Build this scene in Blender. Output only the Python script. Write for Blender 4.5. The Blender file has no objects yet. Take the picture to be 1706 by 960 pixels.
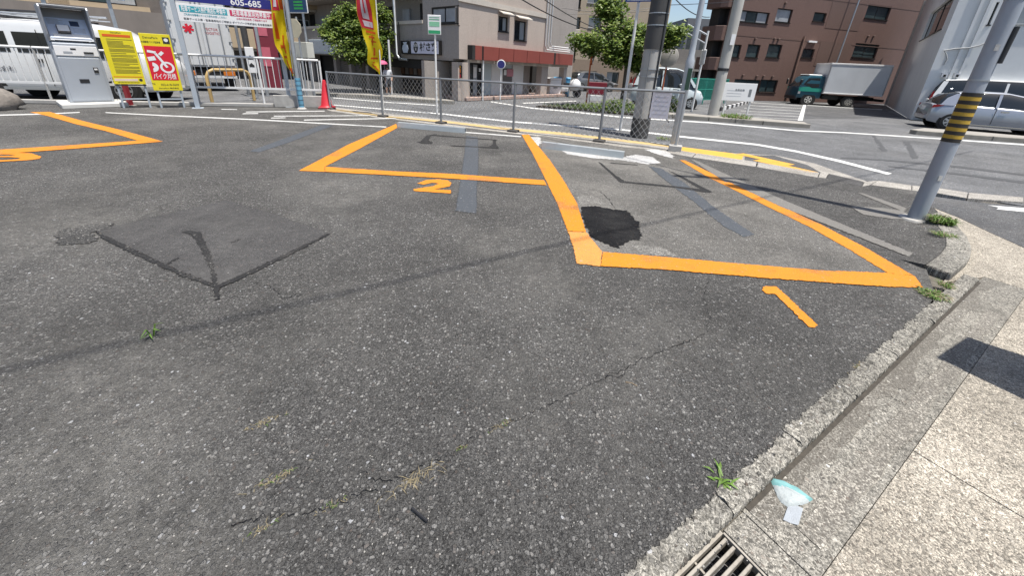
import bpy, bmesh, math, random
from mathutils import Vector, Matrix, noise
random.seed(7)
R = math.radians
scene = bpy.context.scene
C = scene.collection

# ------------------------------------------------------------------ camera
IW, IH = 1706.0, 960.0
FPX, PCX, PCY = 640.0, 853.0, 356.0
PITCH, ROLL, CAMH = R(21.1), R(2.8), 1.55
CAMR = Matrix.Rotation(math.pi/2 - PITCH, 3, 'X') @ Matrix.Rotation(ROLL, 3, 'Z')
camd = bpy.data.cameras.new('camera')
camd.sensor_fit = 'HORIZONTAL'; camd.sensor_width = 36.0
camd.lens = FPX/IW*36.0
camd.shift_x = 0.0
camd.shift_y = (PCY - IH/2)/IW
camd.clip_start = 0.05; camd.clip_end = 3000
cam = bpy.data.objects.new('camera', camd)
M = CAMR.to_4x4(); M.translation = Vector((0, 0, CAMH))
cam.matrix_world = M
C.objects.link(cam); scene.camera = cam

# ------------------------------------------------------------------ sky, sun, exposure
SUN_EL = R(74); SUN_H = Vector((0.75, -0.66, 0)).normalized()      # horizontal direction towards the sun
world = bpy.data.worlds.new('World'); scene.world = world; world.use_nodes = True
wn = world.node_tree.nodes; wl = world.node_tree.links
sky = wn.new('ShaderNodeTexSky'); sky.sky_type = 'NISHITA'; sky.sun_disc = False
sky.sun_elevation = SUN_EL; sky.sun_rotation = math.atan2(SUN_H.x, SUN_H.y)
sky.air_density = 1.0; sky.dust_density = 1.6; sky.ozone_density = 1.0
wl.new(sky.outputs[0], wn['Background'].inputs[0]); wn['Background'].inputs[1].default_value = 0.10
sd = bpy.data.lights.new('sun', 'SUN'); sd.energy = 5.0; sd.angle = R(0.53); sd.color = (1.0, 0.955, 0.89)
so = bpy.data.objects.new('sun', sd); C.objects.link(so)
sdir = SUN_H*math.cos(SUN_EL) + Vector((0, 0, math.sin(SUN_EL)))
so.rotation_euler = sdir.to_track_quat('Z', 'Y').to_euler(); so.location = sdir*60
vs = scene.view_settings
vs.view_transform = 'Standard'; vs.look = 'None'; vs.gamma = 1.0; vs.use_curve_mapping = False
vs.exposure = 0.65
scene.cycles.max_bounces = 6; scene.cycles.transparent_max_bounces = 12
scene.cycles.caustics_reflective = False; scene.cycles.caustics_refractive = False

# ------------------------------------------------------------------ helpers
def ray(x, y): return CAMR @ Vector(((x-PCX)/FPX, -(y-PCY)/FPX, -1.0))
def G(x, y, z=0.0):
    d = ray(x, y); t = (z - CAMH)/d.z
    return Vector((d.x*t, d.y*t, z))
def HT(base, x, y):
    d = ray(x, y); t = (base.x*d.x + base.y*d.y)/(d.x*d.x + d.y*d.y)
    return CAMH + d.z*t

class MB:
    def __init__(s): s.v = []; s.f = []; s.m = []
    def face(s, pts, mi=0):
        i = len(s.v); s.v += [tuple(p) for p in pts]; s.f.append(tuple(range(i, i+len(pts)))); s.m.append(mi); return s
    def box(s, x0, x1, y0, y1, z0, z1, mi=0, T=None):
        i = len(s.v)
        p = [Vector(q) for q in ((x0,y0,z0),(x1,y0,z0),(x1,y1,z0),(x0,y1,z0),(x0,y0,z1),(x1,y0,z1),(x1,y1,z1),(x0,y1,z1))]
        if T is not None: p = [T @ q for q in p]
        s.v += [tuple(q) for q in p]
        for f in ((0,3,2,1),(4,5,6,7),(0,1,5,4),(1,2,6,5),(2,3,7,6),(3,0,4,7)):
            s.f.append(tuple(i+k for k in f)); s.m.append(mi)
        return s
    def prism(s, poly, z0, z1, mi=0, T=None):
        i = len(s.v); n = len(poly)
        a = [Vector((p[0], p[1], z0)) for p in poly]; b = [Vector((p[0], p[1], z1)) for p in poly]
        if T is not None: a = [T @ q for q in a]; b = [T @ q for q in b]
        s.v += [tuple(q) for q in a] + [tuple(q) for q in b]
        s.f.append(tuple(i+k for k in range(n-1, -1, -1))); s.m.append(mi)
        s.f.append(tuple(i+n+k for k in range(n))); s.m.append(mi)
        for k in range(n):
            j = (k+1) % n
            s.f.append((i+k, i+j, i+n+j, i+n+k)); s.m.append(mi)
        return s
    def profx(s, prof, x0, x1, mi=0):       # profile in (y,z) swept along x
        T = Matrix(((0,0,1,0),(1,0,0,0),(0,1,0,0),(0,0,0,1)))
        return s.prism(prof, x0, x1, mi, T)
    def profy(s, prof, y0, y1, mi=0):       # profile in (x,z) swept along y
        T = Matrix(((1,0,0,0),(0,0,1,0),(0,1,0,0),(0,0,0,1)))
        return s.prism(prof, y0, y1, mi, T)
    def sheet(s, poly, z, mi=0):
        pts = [(p[0], p[1], z) for p in poly]
        a = sum(poly[k][0]*poly[(k+1) % len(poly)][1] - poly[(k+1) % len(poly)][0]*poly[k][1] for k in range(len(poly)))
        if a < 0: pts.reverse()
        return s.face(pts, mi)
    def tube(s, pts, r, n=8, mi=0, cap=True):
        pts = [Vector(p) for p in pts]; rs = r if isinstance(r, (list, tuple)) else [r]*len(pts)
        base = len(s.v); up = None
        for k, p in enumerate(pts):
            d = (pts[min(k+1, len(pts)-1)] - pts[max(k-1, 0)]).normalized()
            if up is None:
                a = Vector((0,0,1)) if abs(d.z) < .9 else Vector((1,0,0))
                u = d.cross(a).normalized()
            else:
                u = (up - d*up.dot(d)).normalized()
            up = u; w = d.cross(u)
            for j in range(n):
                t = 2*math.pi*j/n
                s.v.append(tuple(p + (u*math.cos(t) + w*math.sin(t))*rs[k]))
        for k in range(len(pts)-1):
            for j in range(n):
                a = base+k*n+j; b = base+k*n+(j+1) % n
                s.f.append((a, b, b+n, a+n)); s.m.append(mi)
        if cap:
            s.f.append(tuple(base+j for j in range(n-1, -1, -1))); s.m.append(mi)
            s.f.append(tuple(base+(len(pts)-1)*n+j for j in range(n))); s.m.append(mi)
        return s
    def lathe(s, prof, n=16, mi=0, T=None, closed=False):   # profile (r,z) about z
        base = len(s.v)
        for r, z in prof:
            for j in range(n):
                t = 2*math.pi*j/n; q = Vector((r*math.cos(t), r*math.sin(t), z))
                s.v.append(tuple(T @ q if T is not None else q))
        for k in range(len(prof)-1):
            for j in range(n):
                a = base+k*n+j; b = base+k*n+(j+1) % n
                s.f.append((a, b, b+n, a+n)); s.m.append(mi)
        s.f.append(tuple(base+j for j in range(n-1, -1, -1))); s.m.append(mi)
        s.f.append(tuple(base+(len(prof)-1)*n+j for j in range(n))); s.m.append(mi)
        return s
    def build(s, name, mats, parent=None, smooth=0, bevel=0, world=False, segs=1):
        me = bpy.data.meshes.new(name)
        v = s.v
        if world and parent is not None:
            inv = FRAME[root_of(parent).name].inverted(); v = [tuple(inv @ Vector(p)) for p in v]
        me.from_pydata(v, [], s.f)
        if not isinstance(mats, (list, tuple)): mats = [mats]
        for m in mats: me.materials.append(m)
        me.polygons.foreach_set('material_index', s.m)
        if bevel or smooth:
            bm = bmesh.new(); bm.from_mesh(me)
            bmesh.ops.remove_doubles(bm, verts=bm.verts, dist=1e-5)
            bmesh.ops.recalc_face_normals(bm, faces=bm.faces)
            if bevel:
                ed = [e for e in bm.edges if len(e.link_faces) == 2 and e.calc_face_angle(0) > R(30)]
                bmesh.ops.bevel(bm, geom=ed, offset=bevel, segments=segs, profile=.6, affect='EDGES', clamp_overlap=True)
            bm.to_mesh(me); bm.free()
        if smooth:
            me.polygons.foreach_set('use_smooth', [True]*len(me.polygons)); me.set_sharp_from_angle(angle=R(smooth))
        me.update()
        o = bpy.data.objects.new(name, me); C.objects.link(o)
        if parent is not None: o.parent = parent
        return o

FRAME = {}
def root_of(o):
    while o.parent is not None: o = o.parent
    return o
def tag(o, label=None, cat=None, group=None, kind=None):
    if label: o['label'] = label
    if cat: o['category'] = cat
    if group: o['group'] = group
    if kind: o['kind'] = kind
    if o.name not in FRAME: FRAME[o.name] = Matrix.Identity(4)
    return o
def thing(name, label, cat, loc=(0,0,0), rz=0.0, group=None):
    o = bpy.data.objects.new(name, None); C.objects.link(o); o.empty_display_size = .2
    o.location = loc; o.rotation_euler = (0, 0, rz)
    FRAME[o.name] = Matrix.Translation(Vector(loc)) @ Matrix.Rotation(rz, 4, 'Z')
    return tag(o, label, cat, group)
def copy_tree(o, parent=None):
    c = o.copy(); C.objects.link(c); c.parent = parent
    for ch in list(o.children): copy_tree(ch, c)
    return c
def dup(o, loc, rz, label, group=None):
    c = copy_tree(o); c.location = loc; c.rotation_euler = (0, 0, rz); c['label'] = label
    if group: c['group'] = group
    FRAME[c.name] = Matrix.Translation(Vector(loc)) @ Matrix.Rotation(rz, 4, 'Z')
    return c

# ---- materials
MATS = {}
def mat(name, col, rough=.6, metal=0.0, var=.10, vscale=5.0, bump=0.0, bscale=80.0, spec=.5, grime=0.0, gcol=(.05,.045,.04), gscale=1.6, coat=0.0, trans=0.0):
    if name in MATS: return MATS[name]
    m = bpy.data.materials.new(name); m.use_nodes = True; nt = m.node_tree; N = nt.nodes; L = nt.links
    b = N['Principled BSDF']; b.inputs['Roughness'].default_value = rough; b.inputs['Metallic'].default_value = metal
    b.inputs['Specular IOR Level'].default_value = spec; b.inputs['Coat Weight'].default_value = coat
    tc = N.new('ShaderNodeTexCoord')
    n1 = N.new('ShaderNodeTexNoise'); n1.inputs['Scale'].default_value = vscale; n1.inputs['Detail'].default_value = 5
    L.new(tc.outputs['Object'], n1.inputs['Vector'])
    mx = N.new('ShaderNodeMix'); mx.data_type = 'RGBA'
    mx.inputs['A'].default_value = (*[max(0, c*(1-var*1.6)) for c in col], 1); mx.inputs['B'].default_value = (*[min(1, c*(1+var*1.6)) for c in col], 1)
    L.new(n1.outputs['Fac'], mx.inputs['Factor']); out = mx.outputs['Result']
    if grime:
        n2 = N.new('ShaderNodeTexNoise'); n2.inputs['Scale'].default_value = gscale; n2.inputs['Detail'].default_value = 8; n2.inputs['Roughness'].default_value = .7
        mpg = N.new('ShaderNodeMapping'); mpg.inputs['Scale'].default_value = (1, 1, .28); L.new(tc.outputs['Object'], mpg.inputs['Vector']); L.new(mpg.outputs[0], n2.inputs['Vector'])
        r = N.new('ShaderNodeMapRange'); r.inputs['From Min'].default_value = .48; r.inputs['From Max'].default_value = .75; r.inputs['To Max'].default_value = grime
        L.new(n2.outputs['Fac'], r.inputs['Value'])
        g = N.new('ShaderNodeMix'); g.data_type = 'RGBA'; g.inputs['B'].default_value = (*gcol, 1)
        L.new(r.outputs[0], g.inputs['Factor']); L.new(out, g.inputs['A']); out = g.outputs['Result']
    L.new(out, b.inputs['Base Color'])
    if bump:
        n3 = N.new('ShaderNodeTexNoise'); n3.inputs['Scale'].default_value = bscale; n3.inputs['Detail'].default_value = 3
        L.new(tc.outputs['Object'], n3.inputs['Vector'])
        bp = N.new('ShaderNodeBump'); bp.inputs['Strength'].default_value = bump; bp.inputs['Distance'].default_value = .01
        L.new(n3.outputs['Fac'], bp.inputs['Height']); L.new(bp.outputs[0], b.inputs['Normal'])
    if trans:
        tr = N.new('ShaderNodeBsdfTranslucent'); L.new(out, tr.inputs['Color'])
        ms = N.new('ShaderNodeMixShader'); ms.inputs[0].default_value = trans
        L.new(b.outputs[0], ms.inputs[1]); L.new(tr.outputs[0], ms.inputs[2]); L.new(ms.outputs[0], N['Material Output'].inputs['Surface'])
    MATS[name] = m; return m

def stone_mat(name, binder, s_lo, s_hi, scale=52.0, cover=.34, bright=.04, bump=.55, dust=(.22,.205,.185), dust_amt=.35, dark_amt=.35, rough=.88, fine=0.75, paint=None, wear=.5, wbase=0.0, relief=.007, spec=.35, seed=0.0, dscale=.55):
    """aggregate in a binder: asphalt, washed concrete, and paint lying on it"""
    m = bpy.data.materials.new(name); m.use_nodes = True; nt = m.node_tree; N = nt.nodes; L = nt.links
    b = N['Principled BSDF']; b.inputs['Roughness'].default_value = rough; b.inputs['Specular IOR Level'].default_value = spec
    tc = N.new('ShaderNodeTexCoord'); mp = N.new('ShaderNodeMapping'); mp.inputs['Location'].default_value = (seed, seed*.7, 0)
    L.new(tc.outputs['Object'], mp.inputs['Vector']); V = mp.outputs[0]
    def math_(op, a, bb=None, c=None, clamp=False):
        n = N.new('ShaderNodeMath'); n.operation = op; n.use_clamp = clamp
        for k, x in enumerate((a, bb, c)):
            if x is None: continue
            if isinstance(x, (int, float)): n.inputs[k].default_value = x
            else: L.new(x, n.inputs[k])
        return n.outputs[0]
    def mrange(x, a, bb, c=0.0, d=1.0, smooth=True):
        n = N.new('ShaderNodeMapRange'); n.interpolation_type = 'SMOOTHSTEP' if smooth else 'LINEAR'
        for k, q in zip(('From Min','From Max','To Min','To Max'), (a, bb, c, d)): n.inputs[k].default_value = q
        L.new(x, n.inputs['Value']); return n.outputs[0]
    def mix(f, a, bb):
        n = N.new('ShaderNodeMix'); n.data_type = 'RGBA'
        for k, x in (('Factor', f), ('A', a), ('B', bb)):
            if isinstance(x, tuple): n.inputs[k].default_value = (*x, 1)
            elif isinstance(x, (int, float)): n.inputs[k].default_value = x
            else: L.new(x, n.inputs[k])
        return n.outputs['Result']
    def noise_(s, det=4, ro=.55, vec=None):
        n = N.new('ShaderNodeTexNoise'); n.inputs['Scale'].default_value = s; n.inputs['Detail'].default_value = det; n.inputs['Roughness'].default_value = ro
        L.new(vec or V, n.inputs['Vector']); return n.outputs['Fac']
    # warp so cells are irregular
    wv = N.new('ShaderNodeTexNoise'); wv.inputs['Scale'].default_value = scale*.9; wv.inputs['Detail'].default_value = 1; L.new(V, wv.inputs['Vector'])
    va = N.new('ShaderNodeVectorMath'); va.operation = 'MULTIPLY_ADD'; va.inputs[1].default_value = (.9/scale,)*3
    L.new(wv.outputs['Color'], va.inputs[0]); L.new(V, va.inputs[2])
    def cells(sc):
        v = N.new('ShaderNodeTexVoronoi'); v.voronoi_dimensions = '2D'; v.inputs['Scale'].default_value = sc; L.new(va.outputs[0], v.inputs['Vector'])
        sp = N.new('ShaderNodeSeparateColor'); L.new(v.outputs['Color'], sp.inputs[0])
        return v.outputs['Distance'], sp.outputs[0], sp.outputs[1], sp.outputs[2]
    d1, r1, g1, b1 = cells(scale)
    d2, r2, g2, b2 = cells(scale*2.3)
    big = noise_(dscale, 6, .6); mid = noise_(3.1, 5, .6)
    # stone radius per cell, none below threshold
    thr1 = mrange(r1, 1-cover*1.6, 1.0, 0.0, .52, False)
    st1 = mrange(math_('SUBTRACT', d1, thr1), -.10, .02, 1.0, 0.0)
    thr2 = mrange(r2, .45, 1.0, 0.0, .55, False)
    st2 = math_('MULTIPLY', mrange(math_('SUBTRACT', d2, thr2), -.12, .02, 1.0, 0.0), fine)
    d3, r3, g3, b3 = cells(scale*4.6)
    st3 = math_('MULTIPLY', mrange(math_('SUBTRACT', d3, mrange(r3, .35, 1.0, 0.0, .6, False)), -.15, .03, 1.0, 0.0), fine)
    binderc = mix(mrange(mid, .35, .7), tuple(c*.65 for c in binder), tuple(c*1.25 for c in binder))
    dustf = math_('MULTIPLY', mrange(big, .45, .70), dust_amt)
    dustf = math_('MULTIPLY', dustf, mrange(noise_(11, 8, .75), .25, .72, .15, 1.5), clamp=True)
    binderc = mix(dustf, binderc, dust)
    grit = noise_(330, 3, .75)
    binderc = mix(mrange(grit, .52, .70, 0, .6), binderc, tuple(min(1, c*2.6) for c in binder))
    binderc = mix(mrange(noise_(210, 3, .75), .30, .46, .55, 0), binderc, tuple(c*.35 for c in binder))
    s_md = tuple(.6*a+.4*q for a, q in zip(s_lo, s_hi))
    sc1 = mix(math_('POWER', g1, 1.6), s_lo, s_hi)
    sc1 = mix(mrange(b1, 1-bright-.01, 1-bright, 0, 1), sc1, tuple(min(.6, c*1.7+.05) for c in s_hi))
    sc1 = mix(mrange(b1, .0, .22, .45, 0), sc1, (.15,.105,.08))
    sc2 = mix(math_('POWER', g2, 1.3), s_lo, s_hi)
    # closely packed fine aggregate: every small cell has a tone of its own
    pk2 = mix(math_('POWER', b2, 1.7), tuple(c*.18 for c in binder), tuple(min(1, c*3.0) for c in binder))
    pk3 = mix(math_('POWER', g3, 1.7), tuple(c*.12 for c in binder), tuple(min(1, c*3.6) for c in binder))
    pk = mix(.5, pk2, pk3)
    binderc = mix(fine*1.15, binderc, pk)
    binderc = mix(math_('MULTIPLY', dustf, .45), binderc, dust)
    sc3 = mix(g3, s_lo, s_md)
    col = mix(st3, binderc, sc3)
    col = mix(st2, col, sc2)
    col = mix(st1, col, sc1)
    col = mix(math_('MULTIPLY', dustf, .35), col, dust)
    darkf = math_('MULTIPLY', mrange(noise_(dscale*1.7, 6, .65), .48, .74), dark_amt)
    col = mix(darkf, col, tuple(c*.6 for c in binder))
    blot = N.new('ShaderNodeHueSaturation'); L.new(col, blot.inputs['Color'])
    bl = math_('MULTIPLY', mrange(noise_(17, 8, .8), .28, .72, .70, 1.32, False), mrange(noise_(.75, 6, .7), .3, .7, .72, 1.32, False))
    L.new(bl, blot.inputs['Value']); col = blot.outputs[0]
    hgt = math_('ADD', math_('MULTIPLY', st1, .9), math_('MULTIPLY', st2, .5))
    hgt = math_('ADD', math_('ADD', hgt, math_('MULTIPLY', st3, .3)), math_('MULTIPLY', noise_(160, 4, .7), 1.3))
    if paint:
        cov = math_('ADD', mrange(noise_(26, 6, .75), .28, .40), 0.0)
        holes = mrange(noise_(1.3, 4, .6), .52, .72, 0, wear)
        lo = math_('MULTIPLY', mrange(noise_(105, 5, .78), .43, .56), math_('ADD', holes, wbase, clamp=True))
        lo = math_('MAXIMUM', lo, math_('MULTIPLY', mrange(noise_(9, 6, .8), .60, .68), wbase))
        lo = math_('MAXIMUM', lo, math_('MULTIPLY', math_('MULTIPLY', st1, mrange(g1, .75, .95)), min(1, wbase*2.5)))
        pf = math_('SUBTRACT', 1.0, lo, clamp=True)
        pc = mix(mid, tuple(c*.90 for c in paint), tuple(min(1, c*1.06) for c in paint))
        pc = mix(mrange(noise_(60, 4, .7), .55, .8, 0, .40), pc, tuple(c*.55 for c in paint))
        pc = mix(mrange(noise_(3.3, 7, .75), .52, .74, 0, .42), pc, tuple(.55*c+.02 for c in paint))
        col = mix(pf, col, pc)
        b.inputs['Roughness'].default_value = .7
        hgt = math_('MULTIPLY', hgt, .55)
    L.new(col, b.inputs['Base Color'])
    bp = N.new('ShaderNodeBump'); bp.inputs['Strength'].default_value = min(1, bump); bp.inputs['Distance'].default_value = relief
    L.new(hgt, bp.inputs['Height']); L.new(bp.outputs[0], b.inputs['Normal'])
    MATS[name] = m; return m

def text(body, size, m, name, parent, loc, rx=90, rz=0, ext=.0015, align='CENTER', sx=1.0, width=None, ay='CENTER', bold=0.0):
    cu = bpy.data.curves.new('txt', 'FONT'); cu.body = body; cu.size = size; cu.extrude = ext; cu.align_x = align; cu.align_y = ay; cu.resolution_u = 2; cu.offset = bold
    o = bpy.data.objects.new('txt', cu); C.objects.link(o)
    dg = bpy.context.evaluated_depsgraph_get(); dg.update()
    me = bpy.data.meshes.new_from_object(o.evaluated_get(dg)); bpy.data.objects.remove(o); bpy.data.curves.remove(cu)
    me.materials.clear(); me.materials.append(m)
    if width and len(me.vertices):
        xs = [v.co.x for v in me.vertices]; sx = width/max(1e-4, max(xs)-min(xs))
    T = Matrix.Translation(Vector(loc)) @ Matrix.Rotation(R(rz), 4, 'Z') @ Matrix.Rotation(R(rx), 4, 'X') @ Matrix.Diagonal((sx, 1, 1, 1))
    me.transform(T); me.name = name
    q = bpy.data.objects.new(name, me); C.objects.link(q); q.parent = parent
    return q

def jag(poly, step=.03, amp=.005, close=True):
    out = []; n = len(poly)
    for k in range(n):
        a = Vector(poly[k][:2]); b = Vector(poly[(k+1) % n][:2]); d = b-a
        c = max(1, int(d.length/step)); nn = Vector((-d.y, d.x)).normalized() if d.length > 1e-6 else Vector((0,0))
        for j in range(c):
            p = a + d*(j/c)
            if j: p = p + nn*random.gauss(0, amp)
            out.append((p.x, p.y))
    return out
def PX(pts, z=0.0): return [tuple(G(x, y, z)[:2]) for x, y in pts]
# ================================================================== GROUND
M_asph = stone_mat('lot_asphalt', (.076,.0735,.069), (.10,.097,.092), (.42,.406,.38), relief=.018, scale=60, cover=.56, bright=.008, bump=1.0, dust=(.26,.248,.222), dust_amt=.75, dark_amt=.42)
M_patch = stone_mat('patch_asphalt', (.033,.032,.0315), (.045,.045,.045), (.12,.115,.11), scale=95, cover=.22, bright=.01, bump=.35, dust=(.085,.082,.078), dust_amt=.6, dark_amt=.3, seed=4, dscale=1.4)
M_black = stone_mat('fresh_cold_mix', (.011,.011,.012), (.016,.016,.017), (.05,.05,.053), scale=66, cover=.45, bright=.0, bump=1.0, relief=.014, dust=(.06,.058,.055), dust_amt=.7, dark_amt=.2, seed=9, rough=.8, spec=.15, dscale=2.2)
M_tar = stone_mat('tar_seal', (.007,.007,.008), (.010,.010,.010), (.03,.03,.03), scale=70, cover=.25, bright=.0, bump=.5, dust_amt=.05, dark_amt=.1, seed=2, rough=.8, spec=.12)
M_road = stone_mat('road_asphalt', (.064,.066,.069), (.10,.10,.10), (.23,.23,.23), scale=60, cover=.4, bright=.02, bump=.35, dust=(.20,.195,.185), dust_amt=.35, dark_amt=.3, seed=5, dscale=.2)
M_road2 = stone_mat('side_street_asphalt', (.045,.046,.048), (.07,.07,.07), (.17,.17,.17), scale=60, cover=.35, bright=.01, bump=.4, dust_amt=.2, dark_amt=.2, seed=6)
M_conc = stone_mat('washed_concrete', (.265,.238,.196), (.14,.127,.104), (.50,.46,.39), scale=70, cover=.5, bright=.0, bump=.8, dust=(.42,.38,.32), dust_amt=.3, dark_amt=.30, seed=1)
M_gut = stone_mat('gutter_concrete', (.185,.174,.150), (.085,.080,.07), (.38,.36,.315), scale=64, cover=.40, bright=.004, bump=.7, dust=(.085,.078,.066), dust_amt=.95, dark_amt=.6, seed=3, dscale=1.8)
M_kerb = stone_mat('kerb_concrete', (.20,.19,.165), (.08,.076,.067), (.43,.41,.365), scale=48, cover=.5, bright=.01, bump=1.0, dust=(.30,.275,.235), dust_amt=.4, dark_amt=.5, seed=8, dscale=1.5)
M_lightc = stone_mat('light_concrete', (.21,.198,.178), (.15,.14,.125), (.36,.34,.31), scale=80, cover=.25, bright=.01, bump=.3, dust=(.32,.30,.27), dust_amt=.5, dark_amt=.4, seed=12, dscale=.9)
M_cement = stone_mat('fresh_cement', (.44,.43,.40), (.30,.29,.27), (.55,.54,.51), scale=90, cover=.2, bright=.01, bump=.5, dust_amt=.15, dark_amt=.1, seed=13)
A_ = dict(scale=50, cover=.40, bright=.03)
M_orange = stone_mat('orange_line_paint', (.030,.029,.028), (.075,.072,.068), (.26,.25,.235), bump=.7, dust_amt=0, dark_amt=0, paint=(.60,.205,.008), wear=.9, wbase=.16, **A_)
M_orange2 = stone_mat('orange_worn_paint', (.05,.045,.04), (.10,.09,.08), (.30,.27,.235), bump=.45, dust_amt=0, dark_amt=0, paint=(.60,.25,.05), wear=.9, wbase=.35, seed=3, **A_)
M_white = stone_mat('white_line_paint', (.06,.06,.06), (.1,.1,.1), (.26,.25,.24), bump=.3, dust_amt=0, dark_amt=0, paint=(.54,.54,.52), wear=.9, wbase=.42, seed=1, **A_)
M_wroad = stone_mat('white_road_paint', (.06,.06,.06), (.1,.1,.1), (.26,.25,.24), bump=.2, dust_amt=0, dark_amt=0, paint=(.54,.54,.52), wear=.25, seed=1, **A_)
M_yel = stone_mat('yellow_strip_paint', (.12,.11,.10), (.1,.1,.1), (.26,.25,.24), bump=.2, dust_amt=0, dark_amt=0, paint=(.55,.31,.05), wear=.35, seed=2, **A_)
M_yelp = stone_mat('pale_yellow_paint', (.12,.11,.10), (.1,.1,.1), (.26,.25,.24), bump=.2, dust_amt=0, dark_amt=0, paint=(.45,.33,.15), wear=.8, seed=2, **A_)
M_bgrey = stone_mat('blue_grey_cover_paint', (.03,.03,.03), (.07,.07,.07), (.22,.22,.22), bump=.4, dust_amt=0, dark_amt=0, paint=(.058,.066,.077), wear=1.0, wbase=.3, seed=7, **A_)
M_seam = stone_mat('broken_tar_seam', (.074,.0695,.063), (.085,.080,.073), (.29,.275,.25), bump=.7, dust_amt=0, dark_amt=0, paint=(.009,.009,.0095), wear=.5, wbase=.16, seed=11, scale=54, cover=.5, bright=.01)
M_edge = stone_mat('worn_edging', (.085,.081,.075), (.09,.086,.08), (.30,.29,.265), bump=.7, dust_amt=.3, dark_amt=.2, paint=(.16,.152,.138), wear=1.0, wbase=.4, seed=21, scale=66, cover=.46, bright=.01)
M_sed = stone_mat('gutter_sediment', (.185,.174,.150), (.085,.080,.07), (.38,.36,.315), bump=.6, dust_amt=.4, dark_amt=.3, paint=(.085,.076,.062), wear=.7, wbase=.62, seed=31, scale=64, cover=.4, bright=.0)
M_dirt = mat('dry_dirt', (.12,.108,.088), .95, var=.4, vscale=40, bump=.8, bscale=200)

def struct(name, mb, m, parent=None, **k):
    o = mb.build(name, m, parent, **k)
    if parent is None: tag(o, kind='structure')
    return o
ground = struct('ground', MB().sheet([(-500,-200),(500,-200),(500,900),(-500,900)], -.14), M_road)
# far carriageway: one sheet beyond the lot, reaching between the buildings
ZR = -.02
road = struct('road', MB().prism([(-40,5),(-9.0,12.2),(-6,12.9),(3.5,8.3),(8,5.0),(40,-2),(60,60),(-60,60)], -.12, ZR), M_road)
ZL = 0.0
lot_right = PX([(1066,950),(1133,874),(1227,788),(1329,694),(1441,600),(1545,490)])
e_back = (Vector(lot_right[0]) - Vector(lot_right[4])).normalized()
back = Vector(lot_right[0]) + e_back*9
corner = PX([(1552,474),(1541,441),(1565,425),(1578,411),(1586,392),(1562,352),(1519,313),(1450,304),(1436,307),(1363,292),(1260,275),(1153,259),(1121,256),(998,239),(855,222),(735,208),(640,197),(552,185)])
_nn = Vector((e_back.y, -e_back.x)) if e_back.y < 0 and -e_back.x > 0 else Vector((-e_back.y, e_back.x))
_nn = _nn if _nn.x > 0 else -_nn
lot_right = [(p[0]+_nn.x*.045, p[1]+_nn.y*.045) for p in lot_right]
lot_poly = [(-30,-12),(back.x,back.y)] + lot_right + corner + [(-6.25,12.62),(-9.35,11.55),(-12.6,10.55),(-17,9.2),(-30,5.0)]
lot = struct('parking_lot', MB().prism(lot_poly, -.13, ZL), M_asph)

_n = [0]
def decal(name, px, m, z=.004, amp=.0035, step=.014, parent=None, zz=0.0, world=False):
    """thin sheet of paint, tar or patching laid on the ground"""
    pts = px if world else PX(px, zz)
    _n[0] += 1
    return MB().sheet(jag(pts, step, amp), zz + z + (_n[0] % 5)*.0004).build(name, m, parent or lot)
M_worn = stone_mat('worn_bay_asphalt', (.092,.088,.081), (.10,.097,.09), (.36,.345,.315), relief=.010, scale=74, cover=.42, bright=.006, bump=.9, dust=(.24,.228,.205), dust_amt=.7, dark_amt=.35, seed=15, dscale=.9)
decal('worn_surface', [(884,228),(905,226),(1000,241),(1090,250),(1122,262),(1136,270),(1182,294),(1277,338),(1366,377),(1470,440),(1478,458),(1366,454),(1224,442),(1104,432),(1003,424),(976,387),(961,339),(937,298),(915,266)], M_worn, .0015, .004, .03)
# -- orange bay lines
decal('painted_line', [(869,224.5),(887,255.5),(912,306),(928,339),(946,386),(976,387),(961,339),(937,298),(915,266),(881,224.5)], M_orange, .006)
decal('painted_line', [(946.5,387),(956,417),(960,440),(1000,445),(1003,420),(988,402),(976.5,388)], M_orange2, .006)
decal('painted_line', [(1004,421),(1100,429),(1224,440),(1366,452),(1480,456.5),(1523,461),(1537,481),(1473,479),(1277,465),(1100,450),(1001,445)], M_orange, .008)
decal('painted_line', [(1132,267),(1141,267.5),(1189,290.6),(1277.6,333),(1366,374),(1441,413),(1521,460),(1479,456),(1412,415),(1349,379),(1277,344),(1217,313.7),(1182,297)], M_orange, .006)
decal('painted_line', [(660,206.5),(581.5,240.6),(498,285),(541,286.8),(541,278.4),(594,250.7),(662,213)], M_orange, .006)
decal('painted_line', [(541.5,278.4),(652,286),(753,290.5),(830,296),(906,301),(911,309.5),(830,304),(753,298.5),(652,292.8),(541.5,287)], M_orange, .009)
decal('painted_line', [(50,187),(83,186.5),(141,202.5),(200,216.5),(272,236),(229,234.5),(176,218.5),(130,208),(76,192.5)], M_orange, .006)
decal('painted_line', [(-90,256),(0,250),(126,242),(229,235),(272,236.5),(138,247.3),(0,257.5),(-90,264)], M_orange, .008)
decal('painted_number', [(1269,483),(1275,477.5),(1294,479),(1362,543),(1358,547),(1347,546),(1291,491),(1276,490)], M_orange, .006)
c2 = lambda q: [(400+.25205*x, 170+.25205*y) for x, y in q]
decal('painted_number', c2([(1170,540),(1230,517),(1310,512),(1375,520),(1397,537),(1385,560),(1320,572),(1285,579),(1395,585),(1390,607),(1150,590),(1145,578),(1200,570),(1280,557),(1312,541),(1270,535),(1215,548)]), M_orange, .006)
c1 = lambda q: [(.25205*x, 170+.25205*y) for x, y in q]
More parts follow.
